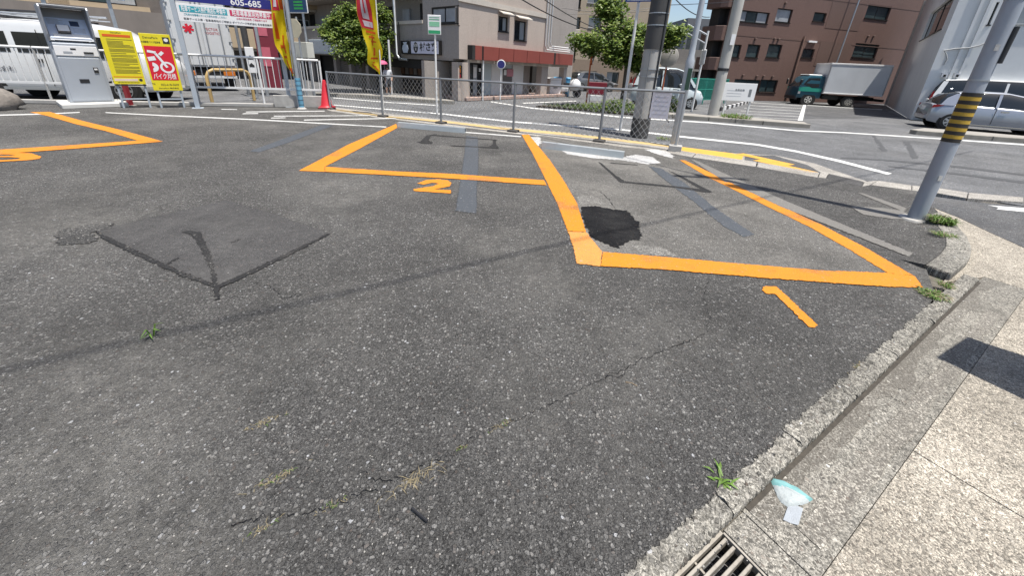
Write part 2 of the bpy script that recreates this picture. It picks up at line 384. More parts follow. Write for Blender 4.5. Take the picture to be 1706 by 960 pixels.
decal('painted_number', c1([(-60,340),(120,337),(215,342),(238,351),(275,362),(262,378),(180,388),(0,397),(-90,397),(-90,388),(20,386),(120,380),(135,372),(60,367),(-20,367),(-20,359),(70,357),(105,352),(40,349),(-60,352)]), M_orange, .007)
decal('painted_line', [(664,205.5),(685,206),(680,212),(664,212.5)], M_orange2, .010)
# -- white lines in the lot
for q in ([(-60,193),(0,191),(76,189),(133,186.5),(133,188),(76,191),(0,193),(-60,195)], [(176,186.8),(277,191.8),(430,198.6),(644,210.8),(643,212.4),(430,200.4),(277,193.5),(176,188.2)],
          [(774,219.5),(868,226.8),(868,228.6),(774,221.2)], [(410,185.8),(541,184.4),(541,185.6),(410,187.2)], [(405,188.8),(430,188.4),(430,189.8),(404,190.2)],
          [(457,192.8),(617,192),(617,193.2),(456,194.4)], [(452,196),(476,195.4),(476,196.8),(451,197.4)], [(507,199.2),(660,196.4),(659,197.8),(506,200.8)], [(370,181.5),(395,182),(395,183),(368,182.6)]):
    decal('painted_line', q, M_white, .004, .006)
# -- covered-over old lines, patches, seals
for q in ([(777,226),(796,229),(797,262),(796,292),(794,320),(794,356),(759,352),(764,318),(769,291),(774,255)], [(1080,277),(1102,281),(1140,305),(1190,346),(1256,391),(1240,396),(1205,378),(1160,340),(1115,306)],
          [(416,252),(432,254),(480,238),(556,209),(536,208),(490,225)]):
    decal('covered_line', q, M_bgrey, .004, .008)
decal('asphalt_or_shade_patch', [(375,334),(460,358),(548,389),(455,434),(362,477),(300,453),(225,418),(157,385),(265,360)], M_patch, .004, .008, .015)
decal('cold_mix_patch', [(968,346),(990,344),(1020,350),(1045,352),(1064,372),(1068,398),(1046,404),(1028,414),(1005,405),(985,396),(975,378)], M_black, .008, .012, .016)
M_stain = stone_mat('faded_tar_stain', (.083,.0795,.0735), (.11,.106,.099), (.38,.366,.338), bump=.8, dust_amt=0, dark_amt=0, paint=(.014,.014,.014), wear=.8, wbase=.48, seed=41, scale=62, cover=.5, bright=.01)
decal('tar_stain', [(92,397),(104,383),(140,377),(188,372),(186,380),(152,388),(166,398),(150,407),(100,409)], M_stain, .005, .015, .02)
for q in ([(303,388),(316,385),(336,389),(339,400),(349,420),(357,445),(362,470),(368,498),(358,502),(356,480),(352,452),(342,428),(330,406),(318,392)],
          [(157,386),(190,400),(225,418),(300,453),(362,477),(455,434),(548,390),(550,391),(500,417),(458,438),(408,463),(362,482),(296,458),(218,422),(180,404)],
          [(384,404),(400,399),(400,401),(386,406)], [(278,440),(298,430),(299,432),(280,442)]):
    decal('tar_seam', q, M_seam, .007, .006, .014)
c3 = lambda q: [(800+.25205*x, 190+.25205*y) for x, y in q]
for q in ([(778,318),(800,325),(900,410),(950,440),(950,458),(925,455),(880,412)], [(950,445),(1280,478),(1470,500),(1530,518),(1500,522),(1280,488),(950,455)], [(1240,372),(1340,415),(1480,490),(1540,518),(1500,520),(1420,478),(1320,418)],
          [(860,322),(1040,336),(1040,340),(860,327)]):
    decal('tar_seam', c3(q), M_seam, .005, .005, .02)
for q in ([(1165,262),(1190,262),(1235,220),(1300,212),(1300,218),(1262,224),(1245,255),(1275,268),(1265,278),(1200,275)], [(1270,216),(1700,250),(1700,254),(1270,222)], [(1390,287),(1706,302),(1706,308),(1390,292)], [(1670,252),(1692,252),(1690,280),(1712,302),(1640,300),(1672,276)]):
    decal('tar_seam', c2(q), M_seam, .005, .006, .02)
# fresh cement smears round the wheel stop
for q in ([(880,228),(900,229),(903,238),(896,244),(886,240)], [(935,251),(1000,259),(1036,262),(1060,258),(1088,262),(1100,272),(1080,274),(1040,268),(990,264),(945,257)], [(1074,250),(1090,249),(1112,253),(1122,260),(1120,264),(1098,258)]):
    decal('cement_smear', q, M_cement, .005, .018, .03)
for q in ([(1150,266),(1160,268),(1230,300),(1310,336),(1400,373),(1539,431),(1527,434),(1420,392),(1300,345),(1190,292)], [(1428,322),(1438,322.5),(1512,348),(1505,353)], [(1416,344),(1470,347),(1505,352),(1520,366),(1490,366),(1437,358)], [(1188,290),(1200,292),(1218,304),(1208,304)]):
    decal('concrete_edging', q, M_edge, .006, .006)
M_dust = stone_mat('dusty_asphalt', (.15,.144,.132), (.10,.097,.09), (.27,.26,.24), scale=52, cover=.45, bright=.02, bump=.9, dust=(.19,.18,.165), dust_amt=.6, dark_amt=.3)
for q in ([(960,328),(985,326),(1000,332),(1010,342),(985,340),(966,342)], [(1050,408),(1100,412),(1130,428),(1070,425)]):
    decal('dust_patch', q, M_dust, .003, .006, .012)

# cracks: jagged thin strips following the broken seam
def crack(name, px, w, m=None, n=14, zz=.0045):
    pts = [G(x, y) for x, y in px]; path = []
    for a, b in zip(pts[:-1], pts[1:]):
        for j in range(n):
            p = a.lerp(b, j/n); d = (b-a).normalized(); nn = Vector((-d.y, d.x, 0))
            path.append((p + nn*random.gauss(0, .008), nn))
    left = [p + nn*(w*random.uniform(.15, 1.0)) for p, nn in path]; rgt = [p - nn*(w*random.uniform(.15, 1.0)) for p, nn in path]
    mb = MB()
    for k in range(len(path)-1):
        if random.random() < .10: continue
        mb.face([(*left[k][:2], zz), (*rgt[k][:2], zz), (*rgt[k+1][:2], zz), (*left[k+1][:2], zz)])
    return mb.build(name, m or M_tar, lot)
CR1 = [(1178,556),(1120,580),(1060,605),(1000,633),(960,652),(905,680),(860,702),(800,722),(760,752),(700,778),(655,801)]
crack('crack', CR1, .0024)
crack('crack', [(1045,610),(1040,625),(1002,634)], .0035, n=6); crack('crack', [(655,801),(622,798),(600,785)], .003, n=6)
crack('crack', [(630,815),(560,840),(500,858),(440,862),(380,880)], .003)
crack('crack', [(1180,470),(1172,500),(1182,530),(1178,556)], .0025)
crack('crack', [(1000,320),(1012,330),(1024,345)], .004, n=6); crack('crack', [(420,470),(455,480),(470,500),(510,490)], .003, n=8)
crack('crack', [(925,312),(1000,318),(1030,352)], .003, n=10)

# loose chippings that lie proud of the surface
mb = MB()
for k in range(600):
    px = random.uniform(-40, 1250); py = 230 + 720*random.random()**.75
    p = G(px, py)
    if p.y > 9: continue
    r = random.uniform(.002, .0045)
    a = random.uniform(0, 6.28); n = 5; i = len(mb.v); h_ = r*random.uniform(.5, .9)
    for j in range(n):
        t = a + j*6.283/n; q = r*random.uniform(.7, 1.2); mb.v.append((p.x+q*math.cos(t), p.y+q*math.sin(t), .001))
    mb.v.append((p.x+random.gauss(0, r*.2), p.y, .001+h_))
    for j in range(n): mb.f.append((i+j, i+(j+1) % n, i+n)); mb.m.append(random.choice((0,0,0,1,1,2)))
o = mb.build('loose_chippings', [mat('chip_grey', (.25,.24,.225), .9, var=.3, vscale=30), mat('chip_pale', (.33,.32,.29), .9, var=.2, vscale=30), mat('chip_dark', (.10,.09,.085), .9, var=.3, vscale=30)], lot)
o['kind'] = 'stuff'

# -- kerb, gutter and concrete street on the right
s0 = G(1494, 600, -.03); s1_ = G(1126, 956, -.03); E_ = (s1_-s0).normalized(); Nn = Vector((-E_.y, E_.x, 0))
if Nn.x < 0: Nn = -Nn
ZG = -.03
def sn(s, n): p = s0 + E_*s + Nn*n; return (p.x, p.y)
street = struct('side_street', MB().prism([(5.85,5.12),(5.79,4.73),(5.63,4.23),(5.52,3.82),(5.6,2.5),(7,-2),(20,-9),(40,-9),(40,5),(9,5.2),(6.83,5.5),(6.3,5.75)], -.118, -.026), M_road2)
decal('painted_arrow', [(1645,342),(1706,347),(1780,353),(1780,362),(1706,353.5),(1660,349),(1664,346)], M_wroad, .004, .003, .1, parent=street, zz=-.026)
# kerb strip, as separate rough kerb stones
kerb = tag(bpy.data.objects.new('kerb', None), kind='structure'); C.objects.link(kerb)
def kstone(s_a, s_b, wv0, top):
    n = 60; mb = MB(); V_ = []
    for i in range(n+1):
        s = s_a + (s_b-s_a)*i/n
        row = [(-wv0 + .018*noise.noise(Vector((s*9, 3, 0))) + random.gauss(0, .004), top+.003), (-wv0*.6, top + random.gauss(.004, .004)), (-.018, top + random.gauss(.002, .003)), (random.gauss(0, .0025), top-.010 + random.gauss(0, .002)), (random.gauss(.002, .002), -.05)]
        V_.append([Vector((*sn(s, q[0]), q[1])) for q in row])
    for i in range(n):
        for j in range(4): mb.face([V_[i][j], V_[i+1][j], V_[i+1][j+1], V_[i][j+1]])
    for row, fl in ((V_[0], 0), (V_[-1], 1)):
        f = [r.copy() for r in row] + [Vector((row[0].x, row[0].y, -.05))]
        mb.face(f if fl else f[::-1])
    return mb.build('kerb_stone', M_kerb, kerb, smooth=40)
cuts = [-2.0, -.72, .0, .62, 1.22, 1.78, 2.35, 3.1, 4.2, 5.4]
for a, b in zip(cuts[:-1], cuts[1:]): kstone(a+.004, b-.004, .090 if a < .8 else .078, .002)
gut = tag(bpy.data.objects.new('gutter', None), kind='structure'); C.objects.link(gut)
def gblock(s_a, s_b, n_a, n_b, name='gutter_block', m=None, z=ZG, par=None):
    return MB().prism([sn(s_a, n_a), sn(s_a, n_b), sn(s_b, n_b), sn(s_b, n_a)], -.10, z).build(name, m or M_gut, par or gut, bevel=.0012)
GW = .26
gr_s0 = (G(1205,889,ZG)-s0).dot(E_); gr_n0 = (G(1205,889,ZG)-s0).dot(Nn); gr_n1 = (G(1310,956,ZG)-s0).dot(Nn)
print('grate', gr_s0, gr_n0, gr_n1)
_ap = MB()
for sa, sb, na, nb2 in ((-9,gr_s0-.009,-.6,12),(gr_s0+.518,14,-.6,12),(gr_s0-.009,gr_s0+.518,-.6,gr_n0-.013),(gr_s0-.009,gr_s0+.518,gr_n1+.011,12)):
    _ap.prism([sn(sa,na), sn(sa,nb2), sn(sb,nb2), sn(sb,na)], -.125, -.040)
apron = struct('street_apron', _ap, M_dirt)
for a, b in ((-2.2,-1.12),(-1.12,.42),(.42,1.72)): gblock(a+.0015, b-.0015, .003, GW-.001)
gblock(1.723, gr_s0-.012, .006, GW); gblock(gr_s0+.52, 5.0, .006, GW); gblock(gr_s0-.009, gr_s0+.517, gr_n1+.012, GW)
pav = tag(bpy.data.objects.new('concrete_pavement', None), kind='structure'); C.objects.link(pav)
for a, b, c, d in ((-1.95,.75,GW+.001,2.6),(.756,3.2,GW+.001,2.6),(3.206,6,GW+.001,2.6)):
    gblock(a, b, c, d, 'slab', M_conc, ZG+.001, pav)
random.seed(77)
def sed(s_a, s_b, n0, n1, amp, seed, m=M_sed, z=.0022):
    up = []; dn = []; k_ = int((s_b-s_a)/.03)
    for i in range(k_+1):
        s_ = s_a+(s_b-s_a)*i/k_; up.append(sn(s_, n0+amp*.3*noise.noise(Vector((s_*5, seed, 1))))); dn.append(sn(s_, max(n0+amp*.3+.015, n1+amp*noise.noise(Vector((s_*2.6, seed, 4)))+amp*.5*noise.noise(Vector((s_*11, seed, 2))))))
    return MB().sheet(up+dn[::-1], ZG+z).build('sediment', m, gut)
sed(-2.1, 1.70, .012, .085, .05, 1); sed(-2.0, 1.70, .012, .045, .03, 2, z=.003); M_sed2 = stone_mat('thin_gutter_stain', (.20,.187,.160), (.09,.085,.075), (.42,.395,.345), bump=.6, dust_amt=.3, dark_amt=.3, paint=(.105,.095,.08), wear=.9, wbase=.86, seed=33, scale=66, cover=.45, bright=.0)
sed(-1.4, 1.6, .15, .225, .03, 9, M_sed2, .0034)
M_grime = mat('gutter_edge_grime', (.045,.039,.031), .95, var=.4, vscale=30)
sed(-2.0, 1.70, .003, .008, .008, 12, M_grime, .0042)
# the sweep of concrete round the corner, in front of the raised kerb
ap = [sn(-2.206,.006), sn(-2.206,GW), sn(-1.956,GW), sn(-1.956,2.6), (5.6,2.5),(5.52,3.82),(5.63,4.23),(5.79,4.73),(5.85,5.12),(5.5,5.0),(4.6,3.6),(3.75,2.95)]
MB().prism(ap, -.10, ZG+.001).build('slab', M_conc, pav, bevel=.003)
# raised, curved kerb round the corner: three stones
kout = [Vector(G(x, y, .045)) for x, y in ((1566,352),(1590,370),(1611,392),(1620,413),(1617,431),(1587,456))]
kin = [Vector(G(x, y, .045)) for x, y in ((1545,358),(1563,376),(1576,395),(1576,410),(1565,424),(1542,440))]
def lerp_list(L_, t):
    k = min(int(t), len(L_)-2); return L_[k].lerp(L_[k+1], t-k)
for t0, t1 in ((0,1.6),(1.61,3.2),(3.21,5)):
    m_ = 6; poly = [lerp_list(kout, t0+(t1-t0)*i/m_) for i in range(m_+1)] + [lerp_list(kin, t1-(t1-t0)*i/m_) for i in range(m_+1)]
    MB().prism(poly, -.1, .045).build('kerb_stone', M_kerb, kerb, bevel=.018, segs=2)
mbc = MB(); inn = [G(x, y, .002) for x, y in ((1520,345),(1530,375),(1535,400),(1530,415),(1510,424),(1500,432))]
for k in range(5):
    a, b = kin[k]+Vector((0,0,-.006)), kin[k+1]+Vector((0,0,-.006)); mbc.face([a, b, inn[k+1], inn[k]])
mbc.face([kin[5]+Vector((0,0,-.006)), Vector((kin[5].x, kin[5].y, 0)), Vector((inn[5].x, inn[5].y, 0)), inn[5]])
mbc.build('footway_fill', M_asph, lot, smooth=60)
# flush kerb stones along the carriageway, with an asphalted-over stretch
fk = [G(x, y, .0) for x, y in ((1121,256),(1153,262),(1260,278),(1363,296),(1376,297),(1436,311),(1450,308),(1519,317),(1558,321),(1611,330),(1706,337),(1900,352))]
fo = [G(x, y, .0) for x, y in ((1130,250),(1160,255),(1262,270),(1366,288),(1380,289),(1440,303),(1462,301),(1519,309),(1560,313),(1613,321),(1706,329),(1900,342))]
for k in range(len(fk)-1):
    nm, mm = ('kerb_stone', M_lightc) if k != 4 else ('asphalt_or_shade_patch', M_patch)
    a, b, c, d = fk[k], fk[k+1], fo[k+1], fo[k]
    sub = max(1, int((b-a).length/.9))
    for j in range(sub):
        q = [a.lerp(b, (j+.01)/sub), a.lerp(b, (j+.99)/sub), d.lerp(c, (j+.99)/sub), d.lerp(c, (j+.01)/sub)]
        MB().prism(q, -.1, .004 if k != 4 else .002).build(nm, mm, kerb, bevel=.006)
# gutter strip, yellow strip and white line between lot and carriageway
strip = struct('concrete_margin', MB().prism(PX([(540,176),(640,188),(735,198),(855,211),(998,227),(1130,243),(1217,254),(1292,258),(1356,271),(1402,287),(1452,304),(1440,304),(1380,290),(1262,271),(1160,256),(1121,257),(998,240),(855,223),(735,209),(640,198),(540,185)]), -.11, -.008), M_lightc)
decal('painted_line', [(560,181.5),(647,193.4),(740,201),(848,213.5),(940,221),(1113,241.5),(1113,245),(940,225),(848,217),(740,204.2),(647,196.2),(560,183.6)], M_yelp, .003, .008, .1, parent=strip, zz=-.008)
decal('painted_line', [(1113,241.5),(1121,243),(1217,255),(1240,259),(1236,266),(1200,262),(1121,251.5),(1113,246)], M_yel, .003, .006, .1, parent=strip, zz=-.008)
decal('asphalt_or_shade_patch', [(1242,258),(1290,259),(1345,275),(1372,290),(1340,288),(1300,281),(1240,268)], M_road2, .002, .006, .1, parent=strip, zz=-.008)
def road_line(q, m=None): return decal('painted_line', q, m or M_wroad, .004, .004, .2, parent=road, zz=ZR)
road_line([(556,174.2),(640,181),(740,189.2),(855,202),(1040,215.4),(1130,226),(1260,239.6),(1327,251),(1400,267),(1486,289.2),(1478,291.4),(1390,268.5),(1327,254),(1260,242.4),(1130,228.6),(1040,217.8),(855,204.2),(740,191.2),(640,182.6),(556,175.6)])
road_line([(818,168.8),(887,179.3),(940,184),(1040,194.6),(1180,203.3),(1329,217),(1406,220),(1568,230.6),(1706,240),(1900,253),(1900,256),(1706,242.2),(1568,232.2),(1406,221.6),(1329,218.6),(1180,205),(1040,196.4),(940,185.6),(887,180.9),(818,170)])
road_line([(555,162.2),(650,170),(730,175),(730,176.2),(650,171.2),(555,163.4)]); road_line([(870,171.2),(960,167.6),(960,168.6),(872,172.4)])
# tyre marks on the carriageway
for q in ([(1400,262),(1480,266),(1600,277),(1706,290),(1706,293),(1600,280),(1480,268.6),(1400,264)], [(1480,276),(1600,289),(1706,302),(1706,306),(1600,292),(1480,278)], [(1505,235),(1515,236),(1530,262),(1520,266)], [(1452,226),(1458,226),(1478,252),(1470,252)]):
    decal('tyre_mark', q, mat('tyre_rubber_mark', (.055,.056,.058), .8, var=.3, vscale=14), .003, .02, .15, parent=road, zz=ZR)
# tactile paving: 30 cm tiles with truncated domes
M_tact = mat('tactile_yellow', (.56,.30,.04), .7, var=.12, vscale=9, grime=.35, gcol=(.35,.24,.10))
tp = thing('tactile_paving', 'stepped double row of yellow tactile paving tiles at the street corner', 'tactile paving', tuple(G(1224,257,-.006)), 0)
t0_ = G(1224,257,-.006); t1_ = G(1340,283,-.006); u_ = (t1_-t0_).normalized(); v_ = Vector((-u_.y, u_.x, 0))
tile = None
for r_, c0, c1 in ((0,0,6),(1,4,8)):
    pass
L_ = (t1_-t0_).length; tw = L_/5.2
mbt = MB().box(-.5*tw+.004, .5*tw-.004, -.5*tw+.004, .5*tw-.004, -.004, .006)
for i in range(5):
    for j in range(5):
        x = (i-2)*tw*.185; y = (j-2)*tw*.185
        mbt.lathe([(tw*.06,.006),(tw*.04,.011)], 6, 0, Matrix.Translation((x, y, 0)))
base_tile = mbt.build('tile', M_tact, tp)
rzt = math.atan2(u_.y, u_.x)
first = True
for k in range(6):
    for r_ in (0, 1):
        if (r_ == 1 and k > 3) or (r_ == 0 and k < 2) or k > 5: continue
        o = base_tile if first else base_tile.copy()
        if not first: C.objects.link(o); o.parent = tp
        first = False
        p = u_*(tw*(k+.5)) + v_*(tw*((r_-.35)*.99)); o.location = (p.x, p.y, 0); o.rotation_euler = (0, 0, rzt)
# drain grate
M_iron = mat('galvanised_grate', (.30,.275,.235), .6, .3, var=.25, vscale=20, grime=.6, gcol=(.10,.075,.05), gscale=14)
gt = thing('drain_grate', 'galvanised steel drain grate with long bars set in the gutter', 'grate', (*sn(gr_s0, gr_n0+.0), ZG-.004), math.atan2(Nn.y, Nn.x))
# local x = across (Nn), local y = back along gutter (-E_?) 
sg = 1 if (Matrix.Rotation(math.atan2(Nn.y, Nn.x), 3, 'Z') @ Vector((0,1,0))).dot(E_) > 0 else -1
gw = gr_n1-gr_n0
MB().box(-.012, 0, min(0, sg*.5), max(0, sg*.5), -.03, .002).box(gw, gw+.010, min(0, sg*.5), max(0, sg*.5), -.03, .002).box(0, gw, min(0, -sg*.008), max(0, -sg*.008), -.03, .002).build('frame', M_iron, gt)
nb = 6
bar0 = None
for k in range(nb):
    x = gw*(k+.5)/nb; T_ = Matrix.Translation((x, 0, 0)) @ Matrix.Rotation(R(8), 4, 'Y')
    if bar0 is None:
        bar0 = MB().box(-.0055, .0055, min(0.004*sg, sg*.49), max(.004*sg, sg*.49), -.035, .0).build('bar', M_iron, gt, bevel=.0015); o = bar0
    else: o = bar0.copy(); C.objects.link(o)
    o.location = (x, 0, 0)
for q in (.16, .33): MB().box(0, gw, min(sg*q, sg*(q+.008)), max(sg*q, sg*(q+.008)), -.03, -.012).build('cross_rod', M_iron, gt)
MB().box(-.012, gw+.01, min(-sg*.008, sg*.5), max(-sg*.008, sg*.5), -.1345, -.128).build('pit_floor', mat('pit_shade', (.008,.007,.006), .95), gt)  # near-black floor puts the shade of a deep pit into the colour
# ================================================================== LEFT BOUNDARY OF THE LOT
M_galv = mat('galvanised_steel', (.42,.44,.46), .42, .7, var=.12, vscale=9, grime=.15)
M_steelp = mat('grey_painted_steel', (.36,.40,.44), .45, .1, var=.06)
M_whitep = mat('white_painted_metal', (.66,.66,.65), .4, 0, var=.05, grime=.12, gcol=(.30,.27,.22))
M_blackp = mat('black_plastic', (.018,.018,.020), .4, var=.2)
M_yellow = mat('yellow_sign_face', (.66,.56,.015), .35, var=.03)
M_red = mat('red_sign_print', (.58,.012,.030), .35, var=.03)
M_wprint = mat('white_print', (.70,.70,.70), .4, var=.02)
M_kprint = mat('black_print', (.02,.02,.02), .5, var=.05)
M_oprint = mat('orange_print', (.62,.10,.012), .45, var=.05)
M_cblock = mat('cast_concrete', (.36,.35,.33), .85, var=.18, vscale=7, bump=.3, bscale=60, grime=.35, gcol=(.15,.13,.11))
M_dkglass = mat('dark_glass', (.012,.014,.017), .06, 0, var=.2, vscale=.8, spec=.6)
M_rubber = mat('tyre_rubber', (.016,.016,.017), .75, var=.3, vscale=20)
M_chrome = mat('bright_metal', (.6,.6,.6), .2, 1.0, var=.05)
def frame_rz(n): return math.atan2(n[0], -n[1])    # local -y faces direction n

# ---- payment kiosk
kn = Vector((.80,-.60,0)).normalized(); krz = frame_rz(kn)
kc = G(158,177)
ks = thing('payment_kiosk', 'tall grey hooded parking payment machine on a concrete plinth', 'payment machine', tuple(kc), krz)
KW = .42; KH = 2.42
MB().box(-.62,.62,-.42,.75,0,.11).build('plinth', mat('plinth_concrete', (.52,.51,.48), .85, var=.10, vscale=6, bump=.25, grime=.2), ks, bevel=.012)
M_kbody = mat('kiosk_grey', (.34,.37,.41), .38, .15, var=.04)
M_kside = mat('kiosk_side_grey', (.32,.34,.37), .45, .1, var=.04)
MB().profx([(0,.11),(.52,.11),(.52,1.62),(.08,1.62),(0,1.56)], -KW, KW).build('cabinet', M_kbody, ks, bevel=.012)
dr = MB().box(-KW+.05, KW-.05, -.012, .0, .15, 1.22).build('door', M_kbody, ks, bevel=.006)
MB().box(.20,.29,-.03,-.012,.86,1.0).build('lock', M_blackp, dr, bevel=.006)
MB().box(.215,.275,-.036,-.03,.93,.97).build('lock_plate', M_wprint, dr)
MB().box(-.12,.06,-.018,-.012,.60,.70).build('coin_return', M_blackp, dr)
pn = MB().box(-KW+.04, KW-.03, -.016, .0, 1.27, 1.50).build('note_panel', M_wprint, ks, bevel=.004)
MB().box(.12,.30,-.03,-.016,1.33,1.37).build('slot', M_blackp, pn); MB().box(-.10,.0,-.019,-.016,1.41,1.45).build('print', M_kprint, pn); MB().box(-.24,-.08,-.019,-.016,1.32,1.37).build('print', M_kside, pn)
# hood: two cheeks, top, back, sloping panel
for s_ in (-1, 1):
    x0, x1 = sorted((s_*KW, s_*(KW-.035)))
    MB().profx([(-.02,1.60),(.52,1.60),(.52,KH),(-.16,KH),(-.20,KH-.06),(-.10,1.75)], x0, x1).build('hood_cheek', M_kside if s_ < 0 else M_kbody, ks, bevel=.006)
MB().profx([(-.16,KH-.04),(.52,KH-.04),(.52,KH),(-.18,KH)], -KW+.036, KW-.036).build('hood_top', M_kbody, ks, bevel=.004)
M_kpanel = mat('kiosk_panel_blue', (.50,.58,.72), .3, var=.12, vscale=14)
MB().profx([(.0,1.63),(.12,1.63),(.42,KH-.05),(.36,KH-.05)], -KW+.036, KW-.036).build('sloping_back', M_kside, ks)
def on_slope(t): return (.0+.36*t-.004, 1.63+(KH-.05-1.63)*t)
def slope_plate(name, x0, x1, t0, t1, th, m, par=ks):
    a = on_slope(t0); b = on_slope(t1); nx, nz = -.89, .45
    return MB().profx([(a[0],a[1]),(b[0],b[1]),(b[0]+nx*th,b[1]+nz*th),(a[0]+nx*th,a[1]+nz*th)], x0, x1).build(name, m, par, bevel=min(.003, th*.3))
sc = slope_plate('screen_panel', -KW+.06, KW-.06, .06, .70, .010, M_kpanel)
slope_plate('price_card', -.30, .34, .08, .20, .014, M_wprint, sc); slope_plate('card_reader', -.20,.02,.20,.44,.09, M_blackp); slope_plate('reader_label', -.19,.01,.24,.43,.095, M_wprint)
slope_plate('display', .06,.22,.46,.62,.016, mat('lcd_dark', (.03,.05,.10), .2), sc)
for k in range(5): slope_plate('print_line', -.32, -.05 if k % 2 else -.12, .50+.035*k, .515+.035*k, .013, M_kside, sc)
for k in range(4): slope_plate('print_line', .08, .30, .26+.04*k, .275+.04*k, .013, M_kside, sc)

# ---- yellow notice boards
sn_n = Vector((.62,-.785,0)).normalized(); srz = frame_rz(sn_n)
def board(name, label, cat, bpx0, bpx1, ztop, zbot, zpost=None):
    a, b = G(*bpx0), G(*bpx1); c = (a+b)/2; w = (b-a).length
    t = thing(name, label, cat, tuple(c), srz)
    for s_ in (-1, 1): MB().box(s_*w*.42-.022, s_*w*.42+.022, .005, .05, 0, ztop-.05).build('post', M_steelp, t, bevel=.004)
    MB().box(-w*.42, w*.42, .012, .04, .22, .255).build('crossbar', M_steelp, t)
    return t, w
ys, w = board('rules_board', 'yellow notice board densely printed with rules beside the payment machine', 'sign', (203,180), (255,179.5), 1.92, .60)
W_ = .31
fc = MB().box(-W_, W_, -.02, 0, .62, 1.92).build('panel', M_yellow, ys, bevel=.004)
MB().box(-W_, W_, -.018, .0, .58, .615).build('edge_strip', M_kprint, ys)
MB().box(-W_+.05, W_-.05, -.023, -.02, 1.77, 1.83).build('print_band', M_oprint, fc)
random.seed(21); zz_ = 1.72
while zz_ > .88:
    L1 = random.choice((.50,.55,.58,.30,.42))
    MB().box(-W_+.10, min(W_-.04, -W_+.10+L1), -.0225, -.02, zz_-.011, zz_).build('print_line', mat('print_olive', (.13,.11,.02), .6), fc)
    zz_ -= random.choice((.028,.028,.03,.045))
MB().box(-W_+.03, W_-.03, -.0225, -.02, .80, .815).build('print_line', M_oprint, fc)
text('DaiwaPark', .045, M_kprint, 'print', fc, (0,-.021,1.87))
MB().box(-W_+.03, W_-.14, -.0225, -.02, .70, .76).build('print_band', mat('pale_print', (.66,.52,.42), .5), fc)
MB().lathe([(.035,0),(.035,.003)], 12, 0, Matrix.Translation((W_-.08,-.02,.73)) @ Matrix.Rotation(R(90),4,'X')).build('print_mark', M_kprint, fc)
text('*******', .05, M_kprint, 'print', fc, (-.02,-.021,.655), width=.42)

bs, w = board('bike_board', 'yellow and red motorcycle parking board with a white bike pictogram', 'sign', (266,180), (311,179), 1.90, .47)
fc = MB().box(-W_, W_, -.02, 0, .47, 1.90).build('panel', M_yellow, bs, bevel=.004)
rd = MB().box(-W_+.035, W_-.035, -.023, -.02, .74, 1.60).build('red_field', M_red, fc)
text('DaiwaPark', .07, M_kprint, 'lettering', fc, (-.10,-.021,1.80)); text('大須観音バイク駐車場', .055, M_kprint, 'lettering', fc, (-.11,-.021,1.69), width=.38)
MB().box(W_-.17, W_-.03, -.023, -.02, 1.67, 1.83).build('print_square', M_kprint, fc); MB().lathe([(.045,0),(.045,.003)], 12, 0, Matrix.Translation((W_-.10,-.0235,1.76)) @ Matrix.Rotation(R(90),4,'X')).build('print_mark', M_wprint, fc)
text('バイク月極', .16, M_wprint, 'lettering', rd, (.0,-.024,.83), width=.47, bold=.002)
def ring(name, cx, cz, r0, r1, a0, a1, m, par, y=-.0265, n=28):
    mb = MB()
    for k in range(n):
        t0 = a0+(a1-a0)*k/n; t1 = a0+(a1-a0)*(k+1)/n
        mb.face([(cx+r0*math.cos(t0), y, cz+r0*math.sin(t0)), (cx+r0*math.cos(t1), y, cz+r0*math.sin(t1)), (cx+r1*math.cos(t1), y, cz+r1*math.sin(t1)), (cx+r1*math.cos(t0), y, cz+r1*math.sin(t0))])
    return mb.build(name, m, par)
ring('pictogram', .10, 1.07, .10, .148, 0, 2*math.pi, M_wprint, rd); ring('pictogram', -.20, 1.07, .03, .12, -1.6, 1.45, M_wprint, rd)
def bar2(p, q, wd, y=-.0268):
    p = Vector((p[0],0,p[1])); q = Vector((q[0],0,q[1])); d = (q-p).normalized(); nn = Vector((-d.z,0,d.x))*wd/2; o_ = Vector((0,y,0))
    return MB().face([p-nn+o_, q-nn+o_, q+nn+o_, p+nn+o_]).build('pictogram', M_wprint, rd)
bar2((.10,1.07), (-.08,1.43), .055); bar2((-.23,1.47), (-.06,1.44), .06); bar2((.0,1.38), (.08,1.46), .07); bar2((-.25,1.27), (-.10,1.30), .10)
text('TEL', .05, M_kprint, 'lettering', fc, (-.27,-.021,.64)); text('052-618-5609', .075, M_kprint, 'lettering', fc, (.06,-.021,.62), width=.38); text('DaiwaPark 株式会社', .045, M_kprint, 'lettering', fc, (.02,-.021,.53), width=.42)

# ---- big overhead sign on two posts
p0 = G(330,180); p1 = G(484,178); d_ = (p1-p0); Ls = d_.length; brz = math.atan2(d_.y, d_.x)
bg = thing('overhead_sign', 'wide white and navy recruiting billboard raised on two grey square posts', 'billboard', tuple(p0), brz)
MB().box(-.055,.055,-.055,.055,0,4.3).build('post', M_steelp, bg, bevel=.005); MB().box(Ls-.055,Ls+.055,-.055,.055,0,4.3).build('post', M_steelp, bg, bevel=.005)
for x_ in (0, Ls): MB().box(x_-.13, x_+.13, -.13, .13, 0, .012).build('base_plate', M_steelp, bg)
zb = 2.25; zt = 2.68
wp_ = MB().box(.06, Ls-.058, -.09, -.057, zb, zt).build('panel', M_wprint, bg, bevel=.003)
M_teal = mat('teal_print', (.03,.30,.36), .5); M_crim = mat('crimson_print', (.50,.02,.09), .5); M_navy = mat('navy_print', (.012,.014,.16), .4)
xa = .12; xm = Ls*.505; xb = Ls-.10
